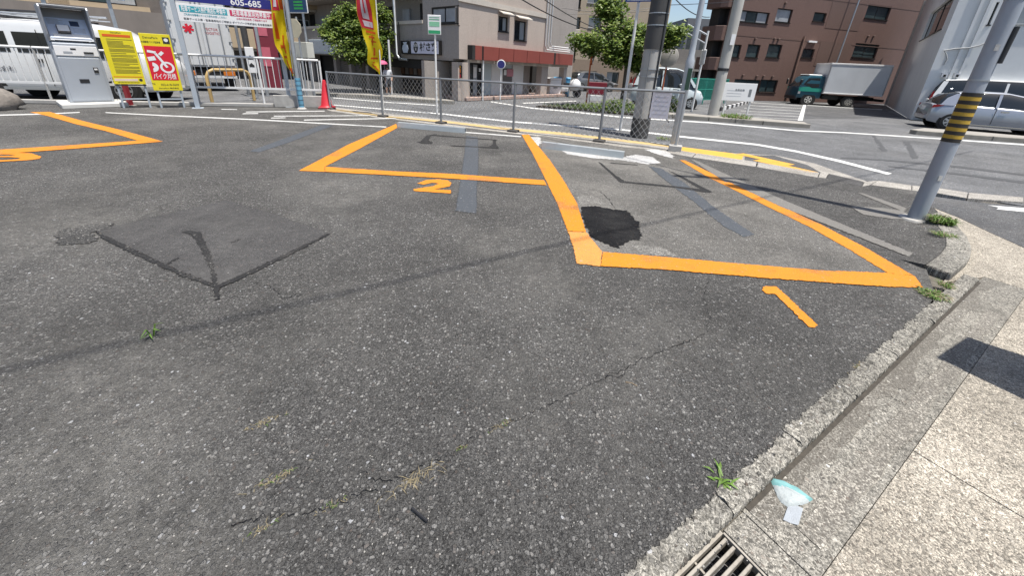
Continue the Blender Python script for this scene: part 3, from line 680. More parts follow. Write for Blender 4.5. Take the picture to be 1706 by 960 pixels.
MB().box(xa, xm-.03, -.0925, -.09, zt-.20, zt-.05).build('print_band', M_teal, wp_); MB().box(xm+.03, xb, -.0925, -.09, zt-.20, zt-.05).build('print_band', M_crim, wp_)
text('駐車サービス券提携店様募集中', .15, M_wprint, 'lettering', wp_, ((xa+xm-.03)/2,-.093,zt-.13), width=(xm-xa)*.9, bold=.003); text('駐車場事業用地募集中', .15, M_wprint, 'lettering', wp_, ((xm+xb)/2+.01,-.093,zt-.13), width=(xb-xm)*.86, bold=.003)
text('ご利用のお客様にサービス券をお渡しください', .055, M_teal, 'lettering', wp_, ((xa+xm)/2,-.092,zb+.17), width=(xm-xa)*.88); text('土地の有効活用 ご相談承ります', .055, M_crim, 'lettering', wp_, ((xm+xb)/2,-.092,zb+.17), width=(xb-xm)*.7)
text('駐車サービス券・駐車場用地のご相談は ダイワパーク株式会社 名古屋営業所', .06, M_kprint, 'lettering', wp_, (Ls*.5,-.092,zb+.065), width=Ls*.86)
np_ = MB().box(.06, Ls-.058, -.10, -.057, zt+.055, zt+.30).build('panel', M_navy, bg, bevel=.003)
text('605-685', .22, M_wprint, 'lettering', np_, (Ls*.70,-.102,zt+.15), bold=.004)
MB().box(Ls*.72, Ls-.058, -.1005, -.057, zt+.305, zt+.8).build('panel', M_yellow, bg); MB().box(.06, Ls*.718, -.10, -.057, zt+.305, zt+.8).build('panel', M_wprint, bg)

# ---- tall wrapped post with the second yellow flag, blue street sign behind
def pole(name, label, cat, base, top, r0, r1, m, n=12, **k):
    t = thing(name, label, cat, tuple(base)); o = MB().tube([(0,0,0),(0,0,top)], [r0, r1], n).build('pole', m, t, smooth=40); return t
wp0 = G(503,181)
wrp = thing('banner_post', 'pale steel post with a blue wrapped foot beside the overhead sign', 'post', tuple(wp0))
MB().tube([(0,0,.9),(0,0,4.2)], .055, 12).build('pole', M_galv, wrp, smooth=40); MB().tube([(0,0,0),(0,0,.9)], .075, 12).build('wrapped_foot', mat('blue_tape', (.12,.30,.42), .4, var=.3, vscale=6), wrp, smooth=40)
for k in range(6): MB().lathe([(.078,0),(.078,.012)], 12, 0, Matrix.Translation((0,0,.12+.14*k))).build('tie', M_blackp, wrp)
MB().lathe([(.14,0),(.10,.03),(.09,.05)], 12).build('cement_foot', M_cblock, wrp)

def flag(name, label, bpx, ztop, zbot, pts, rz, mirror=True, letters='', polex=0.0):
    """cloth strip: list of (t, left, right, depth) rows from top to bottom"""
    b = G(*bpx); t = thing(name, label, 'banner', tuple(b), rz)
    MB().tube([(polex,0,0),(polex,0,ztop+.2)], .014, 8).build('pole', M_whitep, t, smooth=40)
    n = 30; mbf = MB(); mc = 8
    rows = []
    for k in range(n+1):
        tt = k/n; j = 0
        while j < len(pts)-2 and tt > pts[j+1][0]: j += 1
        a, c = pts[j], pts[j+1]; f = (tt-a[0])/(c[0]-a[0]); f = f*f*(3-2*f)
        l = a[1]+(c[1]-a[1])*f; r_ = a[2]+(c[2]-a[2])*f; dp = a[3]+(c[3]-a[3])*f; zl = a[4]+(c[4]-a[4])*f if len(a) > 4 else 0
        z = ztop+(zbot-ztop)*tt
        rows.append([(l+(r_-l)*q/mc, dp*math.sin(q/mc*6.5+tt*9)+.03*math.sin(tt*14+q*.5), z + zl*(1-q/mc)) for q in range(mc+1)])
    for k in range(n):
        for q in range(mc): mbf.face([rows[k][q], rows[k+1][q], rows[k+1][q+1], rows[k][q+1]], 0)
    return t, mbf, rows
M_fy = mat('flag_yellow_cloth', (.72,.55,.005), .7, var=.06, trans=.45); M_fr = mat('flag_red_cloth', (.60,.03,.05), .7, var=.06, trans=.4); M_fo = mat('flag_orange_cloth', (.60,.10,.004), .7, var=.06, trans=.4); M_fw = mat('flag_white_cloth', (.62,.62,.66), .7, var=.04, trans=.4)
frz = math.atan2(-.12, 1)
fl, mbf, rows = flag('yellow_banner', 'yellow advertising flag with orange lettering fluttering above the chain link fence', (640,192), 3.4, 1.12,
   [(0,-.62,-.02,.02,.15),(.35,-.56,.0,.03,.12),(.55,-.45,.03,.05,.08),(.72,-.34,.07,.05,.02),(.85,-.40,.0,.04,-.02),(1.0,-.06,-.03,.02,.0)], frz)
for k_ in range(len(mbf.m)):
    pass
clo = mbf.build('cloth', M_fy, fl, smooth=60)
def patch_on(rows, t0, t1, q0, q1, m, name, par, off=-.012):
    n = len(rows)-1; mc = len(rows[0])-1
    def at(t, q):
        k = min(int(t*n), n-1); f = t*n-k; j = min(int(q*mc), mc-1); g_ = q*mc-j
        a = Vector(rows[k][j]).lerp(Vector(rows[k][j+1]), g_); b = Vector(rows[k+1][j]).lerp(Vector(rows[k+1][j+1]), g_)
        return a.lerp(b, f)+Vector((0, off, 0))
    mb = MB(); S = max(2, int((t1-t0)*60)); Q = 5
    for i in range(S):
        for j in range(Q):
            ta, tb = t0+(t1-t0)*i/S, t0+(t1-t0)*(i+1)/S; qa, qb = q0+(q1-q0)*j/Q, q0+(q1-q0)*(j+1)/Q
            mb.face([at(ta,qa), at(tb,qa), at(tb,qb), at(ta,qb)])
    return mb.build(name, m, par, smooth=60)
clo_p = lambda *a: patch_on(rows, *a, clo)
clo_p(.06,.50,.04,.72, M_fr, 'red_field'); patch_on(rows,.10,.40,.28,.56, M_fw, 'lettering', clo, -.018); patch_on(rows,.18,.34,.40,.46, M_fr, 'lettering', clo, -.024); patch_on(rows,.42,.48,.22,.68, M_fw, 'lettering', clo, -.018)
for a_ in ((.52,.545,.20,.85),(.575,.595,.30,.75),(.56,.64,.48,.60),(.62,.635,.38,.80),(.635,.67,.40,.50),(.69,.775,.44,.60),(.795,.815,.28,.78),(.845,.86,.45,.6),(.87,.90,.30,.45),(.89,.93,.45,.62),(.92,.955,.6,.75)):
    patch_on(rows, *a_, M_fo, 'lettering', clo)
# second flag, hanging folded beside the post
fl2, mbf2, rows2 = flag('folded_yellow_banner', 'folded yellow and orange flag hanging beside the pale post', (496,180), 3.2, .95,
   [(0,-.30,.02,.06,.0),(.35,-.32,.02,.08,.0),(.6,-.34,.03,.09,.0),(.8,-.20,.04,.09,.0),(1.0,-.02,.05,.02,.0)], math.atan2(.3,1), polex=.03)
clo2 = mbf2.build('cloth', M_fy, fl2, smooth=60)
for a_ in ((.02,.22,.1,.7),(.0,.2,.75,.95)): patch_on(rows2, *a_, M_fr if a_[2] < .5 else M_fo, 'red_field', clo2)
patch_on(rows2,.05,.18,.25,.55, M_fw, 'lettering', clo2, -.018)
for a_ in ((.25,.55,.15,.35),(.5,.72,.55,.7),(.62,.66,.3,.75),(.75,.78,.2,.6),(.8,.9,.4,.55),(.9,.97,.1,.9)): patch_on(rows2, *a_, M_fo, 'lettering', clo2)
bsn = thing('blue_street_sign', 'navy square road sign with green lettering and white rim on a thin pole', 'sign', tuple(G(524,166)), math.atan2(-.35,1))
hb = HT(G(524,166), 505, 22)
MB().tube([(0,0,0),(0,0,hb+1.0)], .04, 10).build('pole', M_galv, bsn, smooth=40)
MB().box(-.62,.32,-.075,-.045,hb,hb+1.1).build('rim', M_wprint, bsn, bevel=.03); q = MB().box(-.585,.285,-.082,-.075,hb+.035,hb+1.06).build('face', mat('navy_sign_face', (.01,.045,.12), .35), bsn)
for k in range(4): MB().box(-.28,.12,-.086,-.082,hb+.12+.1*k,hb+.18+.1*k).build('lettering', mat('green_print', (.02,.30,.06), .4), q)
obs = thing('octagonal_sign_back', 'cream octagonal sign seen from behind next to the yellow flag', 'sign', tuple(G(512,170)), math.atan2(-.35,1))
ho = HT(G(512,170), 498, 47); MB().tube([(0,.03,0),(0,.03,ho+.35)], .03, 8).build('pole', M_galv, obs, smooth=40)
MB().prism([(.31*math.cos(R(22.5+45*k)), .31*math.sin(R(22.5+45*k))) for k in range(8)], 0, .012, 0, Matrix.Translation((-.1,0,ho)) @ Matrix.Rotation(R(90),4,'X')).build('plate', mat('cream_plate', (.55,.50,.36), .5), obs, bevel=.003)
ebx = thing('meter_cabinet', 'pale grey electric meter cabinet on posts behind the white railing', 'cabinet', tuple(G(514,168)), math.atan2(-.35,1))
he0 = HT(G(514,168), 510, 96); he1 = HT(G(514,168), 506, 70)
q = MB().box(-.30,.42,-.15,.15,he0,he1).build('box', mat('cabinet_beige', (.50,.50,.45), .5), ebx, bevel=.01); MB().box(-.22,-.18,-.17,-.15,(he0+he1)/2-.05,(he0+he1)/2+.08).build('handle', M_blackp, q)
for x_ in (-.2,.32): MB().box(x_-.03,x_+.03,-.03,.03,0,he0).build('leg', M_galv, ebx)

# ---- low wall and white railing
RL = [Vector((-6.22,12.74,0)), Vector((-9.45,11.70,0)), Vector((-12.75,10.72,0)), Vector((-17.5,9.35,0))]
wall = thing('low_wall', 'low grey concrete wall under the right end of the white railing', 'wall', tuple(RL[0]))
a = RL[0]; b = RL[0].lerp(RL[1], .42); dd = (a-b).normalized(); nn = Vector((-dd.y, dd.x, 0))*.07
MB().prism([a+nn+dd*.1, b+nn, b-nn, a-nn+dd*.1], 0, .36).build('wall_body', M_cblock, wall, world=True, bevel=.01)
kw = tag(MB().prism([(-30,5.3,0),(-17.5,9.28),(-12.75,10.64),(-9.45,11.62),(-7.6,12.22),(-7.6,12.40),(-9.45,11.80),(-12.75,10.80),(-17.5,9.45),(-30,5.5)], 0, .10).build('lot_edge_kerb', M_cblock, bevel=.01), kind='structure')
rail = thing('white_railing', 'long white metal railing with upright bars along the edge of the lot', 'railing', tuple(RL[0]))
zt_, zb_ = 1.42, .54
bar0 = MB().box(-.008,.008,-.008,.008,zb_,zt_).build('bar', M_whitep, rail); bar_used = False
for a, b in zip(RL[:-1], RL[1:]):
    L0 = (b-a).length; u = (b-a)/L0; nsec = max(1, round(L0/3.3))
    MB().tube([a+u*.03+Vector((0,0,zt_)), b+Vector((0,0,zt_))], .032, 8).build('top_rail', M_whitep, rail, world=True, smooth=40)
    T_ = Matrix.Translation((a+b)/2) @ Matrix.Rotation(math.atan2(u.y, u.x), 4, 'Z')
    MB().box(-L0/2,L0/2,-.02,.02,zb_-.03,zb_+.03,0,T_).build('bottom_rail', M_whitep, rail, world=True)
    nbar = int(L0/.15)
    for k in range(nbar):
        p = a + u*(L0*(k+.5)/nbar) - RL[0]
        o = bar0 if not bar_used else bar0.copy()
        if bar_used: C.objects.link(o); o.parent = rail
        bar_used = True; o.location = (p.x, p.y, 0); o.rotation_euler = (0, 0, math.atan2(u.y, u.x))
    for k in range(int(L0/1.6)+1):
        p = a + u*(L0*k/int(L0/1.6)); MB().tube([p+Vector((0,0,.0)), p+Vector((0,0,zt_))], .028, 8).build('post', M_whitep, rail, world=True, smooth=40)

# ---- yellow hoop barrier, small posts behind the railing
hp = thing('hoop_barrier', 'tan yellow steel hoop barrier behind the white railing', 'barrier', tuple(G(356,170)))
a = G(354,171); b = G(424,167); u = (b-a); zt2 = HT(a, 348, 116)
path = [a, a+Vector((0,0,zt2-.2)), a+u*.06+Vector((0,0,zt2-.06)), a+u*.16+Vector((0,0,zt2)), a+u*.84+Vector((0,0,zt2)), a+u*.94+Vector((0,0,zt2-.06)), b+Vector((0,0,zt2-.2)), b]
MB().tube(path, .05, 10).build('hoop', mat('faded_yellow_paint', (.42,.29,.12), .55, var=.15, grime=.3), hp, world=True, smooth=50)
red_p = thing('red_marker_post', 'short dark red post standing between the two yellow boards', 'post', tuple(G(218,176)))
MB().box(-.05,.05,-.05,.05,0,.62).build('post_body', mat('dark_red_paint', (.22,.012,.02), .5, var=.15), red_p, bevel=.006); MB().box(-.09,.09,-.09,.09,0,.02).build('foot', M_cblock, red_p)
rk = MB(); random.seed(3)
rock = tag(MB().lathe([(.30,0),(.36,.12),(.30,.30),(.16,.42),(.03,.46)], 9).build('boulder', mat('boulder_stone', (.19,.17,.15), .9, var=.35, vscale=9, bump=1, bscale=18), smooth=70), 'rough brown boulder at the left edge of the lot by the van', 'rock')
for v in rock.data.vertices: v.co += Vector(noise.noise_vector(v.co*6))*.13
rock.location = G(0,182); rock.scale = (1.2,.9,1.15); FRAME[rock.name] = Matrix.Translation(rock.location)

# ---- traffic cone
M_cone = mat('red_cone_plastic', (.52,.018,.03), .45, var=.08, grime=.2, gcol=(.2,.05,.05))
cn = thing('traffic_cone', 'red plastic traffic cone at the left end of the chain link fence', 'traffic cone', tuple(G(545,180)), R(20))
MB().lathe([(.20,.05),(.185,.07),(.165,.10),(.055,.80),(.045,.85),(.02,.86)], 20).build('cone_body', M_cone, cn, smooth=50)
MB().box(-.24,.24,-.24,.24,0,.05).build('base', mat('cone_base', (.25,.012,.02), .6, var=.2, grime=.4), cn, bevel=.012)
# ================================================================== FENCE, POLES, WIRES, STOPS
random.seed(11)
FP = [G(x, y, 0) for x, y in ((551,181),(638,194),(735,205),(855,219),(998,235.5),(1124,251))]
fence = thing('chain_link_fence', 'grey chain link fence on steel posts along the street side of the lot', 'fence', tuple(FP[0]))
FT = [HT(FP[0],547,122), 1.13, 1.13, 1.14, 1.17, 1.20]; FT = [1.10,1.12,1.14,1.15,1.17,1.20]
M_wire = mat('galvanised_wire', (.50,.50,.49), .5, .25, var=.1)
M_frail = mat('fence_rail_steel', (.22,.23,.24), .5, .5, var=.15)
for k, p in enumerate(FP):
    MB().tube([p, p+Vector((0,0,FT[k]+.03))], .03, 10).build('post', M_galv if k in (0,5) else M_frail, fence, world=True, smooth=40)
    T_ = Matrix.Translation(p) @ Matrix.Rotation(math.atan2(-.405,.915), 4, 'Z')
    MB().box(-.13,.13,-.10,.10,-.02,.045 if k < 5 else .12,0,T_).build('footing', mat('dark_footing', (.07,.065,.06), .9, var=.3, vscale=12) if k < 5 else M_cblock, fence, world=True, bevel=.01)
for k in range(5):
    a, b = FP[k], FP[k+1]
    MB().tube([a+Vector((0,0,FT[k])), b+Vector((0,0,FT[k+1]))], .026, 8).build('top_rail', M_frail, fence, world=True, smooth=40)
    MB().tube([a+Vector((0,0,.12)), b+Vector((0,0,.12))], .004, 4).build('tension_wire', M_wire, fence, world=True)
    L0 = (b-a).length; u = (b-a)/L0; H0 = FT[k]-.03; sp = .125; mb = MB()
    i0 = -int(H0/sp)-1; i1 = int(L0/sp)+1
    for i in range(i0, i1):
        for sg_ in (1, -1):
            # line x = i*sp + (z-.1) (or mirrored), clipped to the bay
            x0 = i*sp; za, zb2 = .10, H0
            pa, pb = x0, x0+(zb2-za)*.78
            if pb <= 0 or pa >= L0: continue
            ta = max(0, -pa/(pb-pa)); tb = min(1, (L0-pa)/(pb-pa))
            xa_, xb_ = pa+(pb-pa)*ta, pa+(pb-pa)*tb; z1, z2 = za+(zb2-za)*ta, za+(zb2-za)*tb
            if sg_ < 0: xa_, xb_ = L0-xa_, L0-xb_
            off = Vector((-u.y, u.x, 0))*(.004*sg_)
            mb.tube([a+u*xa_+off+Vector((0,0,z1)), a+u*xb_+off+Vector((0,0,z2))], .0042, 3, cap=False)
    o = mb.build('chain_link_mesh', M_wire, fence, world=True); o['kind'] = 'stuff'

# wheel stops: folded galvanised plates
M_stop = mat('wheel_stop_plate', (.46,.49,.50), .42, .55, var=.14, vscale=5, grime=.35, gcol=(.3,.3,.3), gscale=5)
def wheel_stop(label, pa, pb, h_):
    a, b = G(*pa), G(*pb); d = b-a; t = thing('wheel_stop', label, 'wheel stop', tuple(a), math.atan2(d.y, d.x)); L0 = d.length
    MB().profx([(0,.0),(.015,h_),(.10,h_+.004),(.115,.0),(.10,.0),(.092,h_-.012),(.025,h_-.012),(.012,.0)], 0, L0).build('plate', M_stop, t, bevel=.002)
    for x in (.02, L0-.03): MB().box(x-.008, x+.008, .02, .095, 0, h_-.014).build('end_gusset', M_frail, t)
    for x in (.3, L0-.3): MB().lathe([(.014,0),(.014,.008)], 8, 0, Matrix.Translation((x,.058,h_))).build('bolt', M_chrome, t)
    return t
wheel_stop('long galvanised wheel stop set in white cement in bay 1', (902,247), (1038,264.5), .13)
wheel_stop('long galvanised wheel stop at the head of bay 2', (662,212), (774,222), .12)

# poles --------------------------------------------------------------
M_pconc = mat('pole_concrete', (.34,.34,.33), .8, var=.12, vscale=3, bump=.15, grime=.3, gcol=(.16,.15,.14))
M_pdark = mat('pole_dark_sheath', (.045,.045,.045), .6, var=.25, vscale=2, grime=.3, gcol=(.12,.11,.10))
M_plamp = mat('lamp_post_paint', (.40,.43,.46), .45, .2, var=.06, grime=.15)
up0 = G(1064,227); up = thing('utility_pole', 'thick utility pole with dark upper sheath standing behind the chain link fence', 'utility pole', tuple(up0))
zs = HT(up0, 1082, 82); zk = HT(up0, 1066, 196)
MB().tube([(0,0,0),(0,0,zk)], [.225,.223], 16).build('foot_sheath', M_pdark, up, smooth=40); MB().tube([(0,0,zk),(0,0,zs)], [.215,.208], 16).build('pole', M_pconc, up, smooth=40)
MB().tube([(0,0,zs),(0,0,9.5)], [.222,.185], 16).build('upper_sheath', M_pdark, up, smooth=40)
for z_ in (zs+.5, zs+.75, zs-.45, zs-.62): MB().lathe([(.228,0),(.228,.02)], 16, 0, Matrix.Translation((0,0,z_))).build('band', M_galv, up)
MB().tube([(.12,-.20,zk),(.12,-.20,zs+.1),(.13,-.20,5)], .018, 6).build('cable', M_blackp, up); MB().tube([(-.10,-.21,zk-.1),(-.11,-.21,zs)], .012, 6).build('cable', M_frail, up)
for y_ in (-.35,.35): pass
MB().box(-.9,.9,-.06,.06,8.2,8.32).build('crossarm', M_galv, up)

lp0 = G(1122,243); lp = thing('lamp_post', 'slim silver lamp post with a swollen base and dark label at the fence end', 'lamp post', tuple(lp0))
zl = HT(lp0, 1148, 98); ztop = 6.5
MB().lathe([(.085,0),(.085,zl-.15),(.09,zl-.04),(.062,zl+.06),(.058,zl+.3),(.045,ztop)], 14).build('pole', M_plamp, lp, smooth=40)
MB().box(-.045,.045,-.096,-.086,zl-.62,zl-.18).build('label_plate', mat('dark_green_label', (.015,.045,.03), .4), lp)
MB().tube([(0,0,ztop),(.1,.2,ztop+.4),(.5,.9,ztop+.6)], [.04,.035,.03], 8).build('arm', M_plamp, lp, smooth=40); MB().box(.35,.75,.7,1.3,ztop+.55,ztop+.68).build('lamp_head', M_plamp, lp, bevel=.03)

sp0 = G(1033,217); spn = thing('blue_sign_pole', 'thin white pole with a blue road sign left of the thick utility pole', 'sign pole', tuple(sp0), math.atan2(-.4,1))
hs = HT(sp0, 1062, 3)
MB().tube([(0,0,0),(0,0,hs+.9)], .036, 10).build('pole', M_whitep, spn, smooth=40); q = MB().box(-.32,.32,-.07,-.045,hs,hs+.9).build('plate', mat('blue_sign_face', (.01,.06,.30), .35), spn, bevel=.01); MB().box(-.28,.28,-.073,-.07,hs+.03,hs+.08).build('border', M_wprint, q)

gp0 = G(728,190); gp = thing('green_sign', 'white and green rectangular sign on a thin pole behind the fence', 'sign', tuple(gp0), math.atan2(-.05,1))
h0, h1 = HT(gp0,718,57), HT(gp0,715,24)
MB().tube([(0,0,0),(0,0,h1-.05)], .03, 10).build('pole', M_whitep, gp, smooth=40)
q = MB().box(-.20,.19,-.05,-.032,h0,h1).build('plate', M_wprint, gp, bevel=.03)
M_grn = mat('green_sign_print', (.03,.30,.13), .4); hh = h1-h0
MB().box(-.18,.17,-.054,-.05,h0+.05*hh,h0+.22*hh).build('print_band', M_grn, q); MB().box(-.15,.15,-.054,-.05,h0+.42*hh,h0+.66*hh).build('print_band', mat('pale_green_print', (.22,.50,.32), .4), q)
MB().box(-.15,.15,-.054,-.05,h0+.76*hh,h0+.79*hh).build('print_line', M_grn, q); MB().box(-.15,.15,-.054,-.05,h0+.87*hh,h0+.89*hh).build('print_line', M_grn, q)

fp0 = G(1186,197); fpl = thing('concrete_pole', 'leaning concrete utility pole on the far pavement by the white billboard', 'utility pole', tuple(fp0))
MB().tube([(0,0,0),(.02,0,9)], [.19,.15], 14).build('pole', mat('pale_pole_concrete', (.40,.39,.36), .8, var=.12, vscale=3), fpl, smooth=40)
zt3 = HT(fp0, 1210, 75); MB().box(-.07,.07,-.215,-.185,zt3,zt3+.35).build('label_plate', M_wprint, fpl); z3 = HT(fp0,1202,118); MB().lathe([(.20,0),(.20,.10)], 12, 0, Matrix.Translation((0,0,z3))).build('band', M_blackp, fpl)
MB().box(-1.0,1.0,-.05,.05,7.4,7.52).build('crossarm', M_galv, fpl)

st0 = G(1524,366,.0); st = thing('striped_pole', 'grey steel pole with black and yellow warning stripes at the lot corner', 'pole', tuple(st0))
za, zb3 = HT(st0, 1583, 236), HT(st0, 1619, 154)
M_stp = mat('striped_pole_grey', (.31,.34,.385), .5, .15, var=.12, vscale=2.5, grime=.25, gcol=(.18,.18,.19))
MB().tube([(0,0,-.05),(0,0,9.0)], [.080,.068], 20).build('pole', M_stp, st, smooth=40)
MB().lathe([(.16,0),(.15,.02),(.09,.025)], 16).build('foot_collar', M_cblock, st)
ns = 13; M_sy = mat('warning_yellow', (.42,.27,.03), .6, var=.15, grime=.35, gcol=(.20,.14,.03)); M_sk = mat('warning_black', (.025,.022,.018), .6, var=.2)
for k in range(ns):
    z0 = za+(zb3-za)*k/ns; z1 = za+(zb3-za)*(k+1)/ns
    MB().lathe([(0.0835,z0),(0.0825,z1-.001)], 20).build('stripe', M_sk if k % 2 == 0 else M_sy, st, smooth=40)
MB().tube([(.05,-.075,zb3+.3),(.06,-.075,zb3+.65)], .022, 8).build('cable_guard', M_blackp, st, smooth=40)
MB().box(-.28,.28,-.25,-.085,6.2,6.9).build('junction_box', M_galv, st, bevel=.02); MB().box(-.6,.6,-.04,.04,8.3,8.4).build('crossarm', M_galv, st)

for z_ in (zb3+.12, zb3+.9, 2.9): MB().lathe([(.083,0),(.083,.018)], 20, 0, Matrix.Translation((0,0,z_))).build('strap', M_galv, st, smooth=40)
for z_, a_ in ((.55,-100),(1.0,-60),(zb3+.45,-120)):
    T_ = Matrix.Rotation(R(a_),4,'Z') @ Matrix.Translation((.080,0,z_)); MB().box(-.002,.0022,-.018,.018,-.03,.03,0,T_).build('sticker_residue', mat('sticker_residue', (.46,.46,.44), .7, var=.3, vscale=40), st)
# overhead cables: sagging bundles between poles
def cable(label, a, b, r, sag, m=None, n=22):
    a = Vector(a); b = Vector(b); pts = [a.lerp(b, k/n) + Vector((0,0,-4*sag*(k/n)*(1-k/n))) for k in range(n+1)]
    return tag(MB().tube(pts, r, 6).build('overhead_cable', m or M_blackp, smooth=60), label, 'cable', 'overhead cables')
# the bundle whose shadow crosses the lot
sh = 9.5; off = SUN_H*(sh/math.tan(SUN_EL))
qa = G(-60,632)+off+Vector((0,0,sh)); qb = G(1240,337)+off+Vector((0,0,sh)); dq = (qb-qa)
cable('thick black cable bundle running overhead across the lot', qa-dq*1.2, qb+dq*1.6, .014, .0)
cable('thin black cable from the top of the striped pole over the lot corner', (st0.x, st0.y, 8.3), (-9, 21, 8.6), .02, .35)
A_c = Vector((-2.54,17.36,0))
def cpx(label, p, za_, q, zb_, r=.02, sag=.3):   # between two pixels at given depths (forward distance)
    def at(px, Y): d = ray(*px); t = Y/d.y; return Vector((0,0,CAMH))+d*t
    return cable(label, at(p, za_), at(q, zb_), r, sag)
cpx('black cable sagging from the tiled building towards the beige block, lower one', (862,-6), 15, (1022,55), 22, .02, .25)
cpx('black cable sagging in front of the tiled building, upper one', (903,-4), 15, (1035,58), 22, .016, .2)
cpx('thin cable crossing the sky beside the lamp post from upper left', (1120,-8), 16, (1182,28), 22, .018, .2)
cpx('thin cable crossing the sky towards the brown building', (1100,8), 18, (1260,-2), 24, .014, .05)
cpx('long slack cable across the beige block front', (935,22), 22, (1108,8), 22, .014, .15)
cpx('second slack cable across the beige block front', (935,12), 22, (1108,14), 22, .014, .2)

# notice sheet strapped to the fence end
nt0 = G(1075,243); nt = thing('paper_notice', 'white laminated notice sheet hung on the fence in front of the utility pole', 'notice', tuple(nt0), math.atan2(-.405,.915))
z0, z1 = HT(nt0,1086,196), HT(nt0,1090,152)
q = MB().box(-.02,.36,-.035,-.03,z0,z1).build('sheet', mat('laminated_paper', (.58,.57,.64), .25, var=.05), nt); 
for k in range(6): MB().box(.03,.31,-.0365,-.035,z0+.08+.09*k,z0+.10+.09*k).build('print_line', mat('faint_print', (.45,.45,.52), .5), q)
MB().tube([(-.06,-.02,z0-.06),(.02,-.03,z0)], .012, 6).build('strap', M_blackp, nt); MB().tube([(.40,-.02,z0-.06),(.34,-.03,z0)], .012, 6).build('strap', M_blackp, nt)
# unseen box added outside the frame to cast the shadow at the right edge
cb = thing('shadow_caster', 'unseen grey box added beyond the right edge to cast a shadow', 'cabinet', (3.36,1.57,ZG), math.atan2(.22,.43))
MB().box(-.25,.25,-.15,.20,0,1.6).build('body', M_steelp, cb, bevel=.01); MB().box(-.25,.25,-.17,.22,1.6,1.64).build('roof', M_steelp, cb, bevel=.01); MB().box(-.20,.20,-.16,-.15,.08,1.5).build('door', M_steelp, cb, bevel=.004)
# ================================================================== BUILDINGS
random.seed(5)
class Facade:
    """vertical plane through two ground points, left to right as seen; local x along, y into the building"""
    def __init__(s, p0, p1):
        s.p0 = Vector((p0[0], p0[1], 0)); d = Vector((p1[0], p1[1], 0))-s.p0; s.L = d.length; s.u = d/s.L; s.n = Vector((s.u.y, -s.u.x, 0)); s.rz = math.atan2(s.u.y, s.u.x)
    def at(s, x, y):
        d = ray(x, y); t = (s.p0-Vector((0,0,CAMH))).dot(s.n)/d.dot(s.n); p = Vector((0,0,CAMH))+d*t
        return (p-s.p0).dot(s.u), p.z
    def rect(s, x0, y0, x1, y1):
        a, b = s.at(x0, y0), s.at(x1, y1); return (min(a[0],b[0]), max(a[0],b[0]), min(a[1],b[1]), max(a[1],b[1]))
def wall(mb, U0, U1, Z0, Z1, ops, depth=.18, mi=0, y=0.0):
    us = sorted({U0, U1, *[min(max(v, U0), U1) for o in ops for v in o[:2]]}); zs = sorted({Z0, Z1, *[min(max(v, Z0), Z1) for o in ops for v in o[2:4]]})
    for i in range(len(us)-1):
        for j in range(len(zs)-1):
            cu, cz = (us[i]+us[i+1])/2, (zs[j]+zs[j+1])/2
            if any(o[0] < cu < o[1] and o[2] < cz < o[3] for o in ops): continue
            mb.face([(us[i],y,zs[j]),(us[i+1],y,zs[j]),(us[i+1],y,zs[j+1]),(us[i],y,zs[j+1])], mi)
    for a, b, c, d in [o[:4] for o in ops]:
        mb.face([(a,y,c),(a,y+depth,c),(a,y+depth,d),(a,y,d)], mi); mb.face([(b,y,c),(b,y,d),(b,y+depth,d),(b,y+depth,c)], mi)
        mb.face([(a,y,d),(a,y+depth,d),(b,y+depth,d),(b,y,d)], mi); mb.face([(a,y,c),(b,y,c),(b,y+depth,c),(a,y+depth,c)], mi)
    return mb
M_alu = mat('dark_window_frame', (.02,.019,.018), .4, .3); M_alul = mat('light_window_frame', (.45,.45,.44), .4, .3)
M_glass = mat('window_glass', (.022,.028,.034), .05, var=.35, vscale=.7, spec=.7)
M_curt = mat('curtained_glass', (.30,.32,.34), .12, var=.25, vscale=2.2, spec=.7)
M_tealg = mat('teal_glass', (.035,.055,.06), .06, var=.3, vscale=.8, spec=.7)
def window(par, r, y=.12, frame=M_alu, glass=M_glass, mull=1, sill=True, fw=.05, name='window'):
    a, b, c, d = r
    mb = MB().box(a,b,y-.03,y+.03,c,c+fw).box(a,b,y-.03,y+.03,d-fw,d).box(a,a+fw,y-.03,y+.03,c+fw,d-fw).box(b-fw,b,y-.03,y+.03,c+fw,d-fw)
    w = mb.build(name, frame, par)
    n = mull+1
    for k in range(n):
        x0 = a+fw+(b-a-2*fw)*k/n; x1 = a+fw+(b-a-2*fw)*(k+1)/n
        g_ = glass if not isinstance(glass, (list, tuple)) else glass[k % len(glass)]
        MB().box(x0+.012, x1-.012, y-.01+.008*(k % 2), y+.002+.008*(k % 2), c+fw, d-fw).build('pane', g_, w)
        if k: MB().box(x0-.02, x0+.02, y-.028, y+.028, c+fw, d-fw).build('mullion', frame, w)
    if sill: MB().box(a-.03, b+.03, -.05, y, c-.04, c-.001).build('sill', frame, w)
    return w
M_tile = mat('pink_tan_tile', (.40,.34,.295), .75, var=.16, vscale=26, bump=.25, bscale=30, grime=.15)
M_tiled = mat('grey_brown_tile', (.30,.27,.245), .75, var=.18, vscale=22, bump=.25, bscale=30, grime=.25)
M_band = mat('pale_render_band', (.45,.41,.36), .8, var=.08)
M_dark = mat('dark_interior', (.020,.019,.018), .8, var=.3, vscale=1.5)
M_shut = mat('rolling_shutter', (.16,.15,.14), .5, .3, var=.12, vscale=4)
M_fasc = mat('red_fascia', (.22,.055,.042), .5, var=.08, vscale=3)

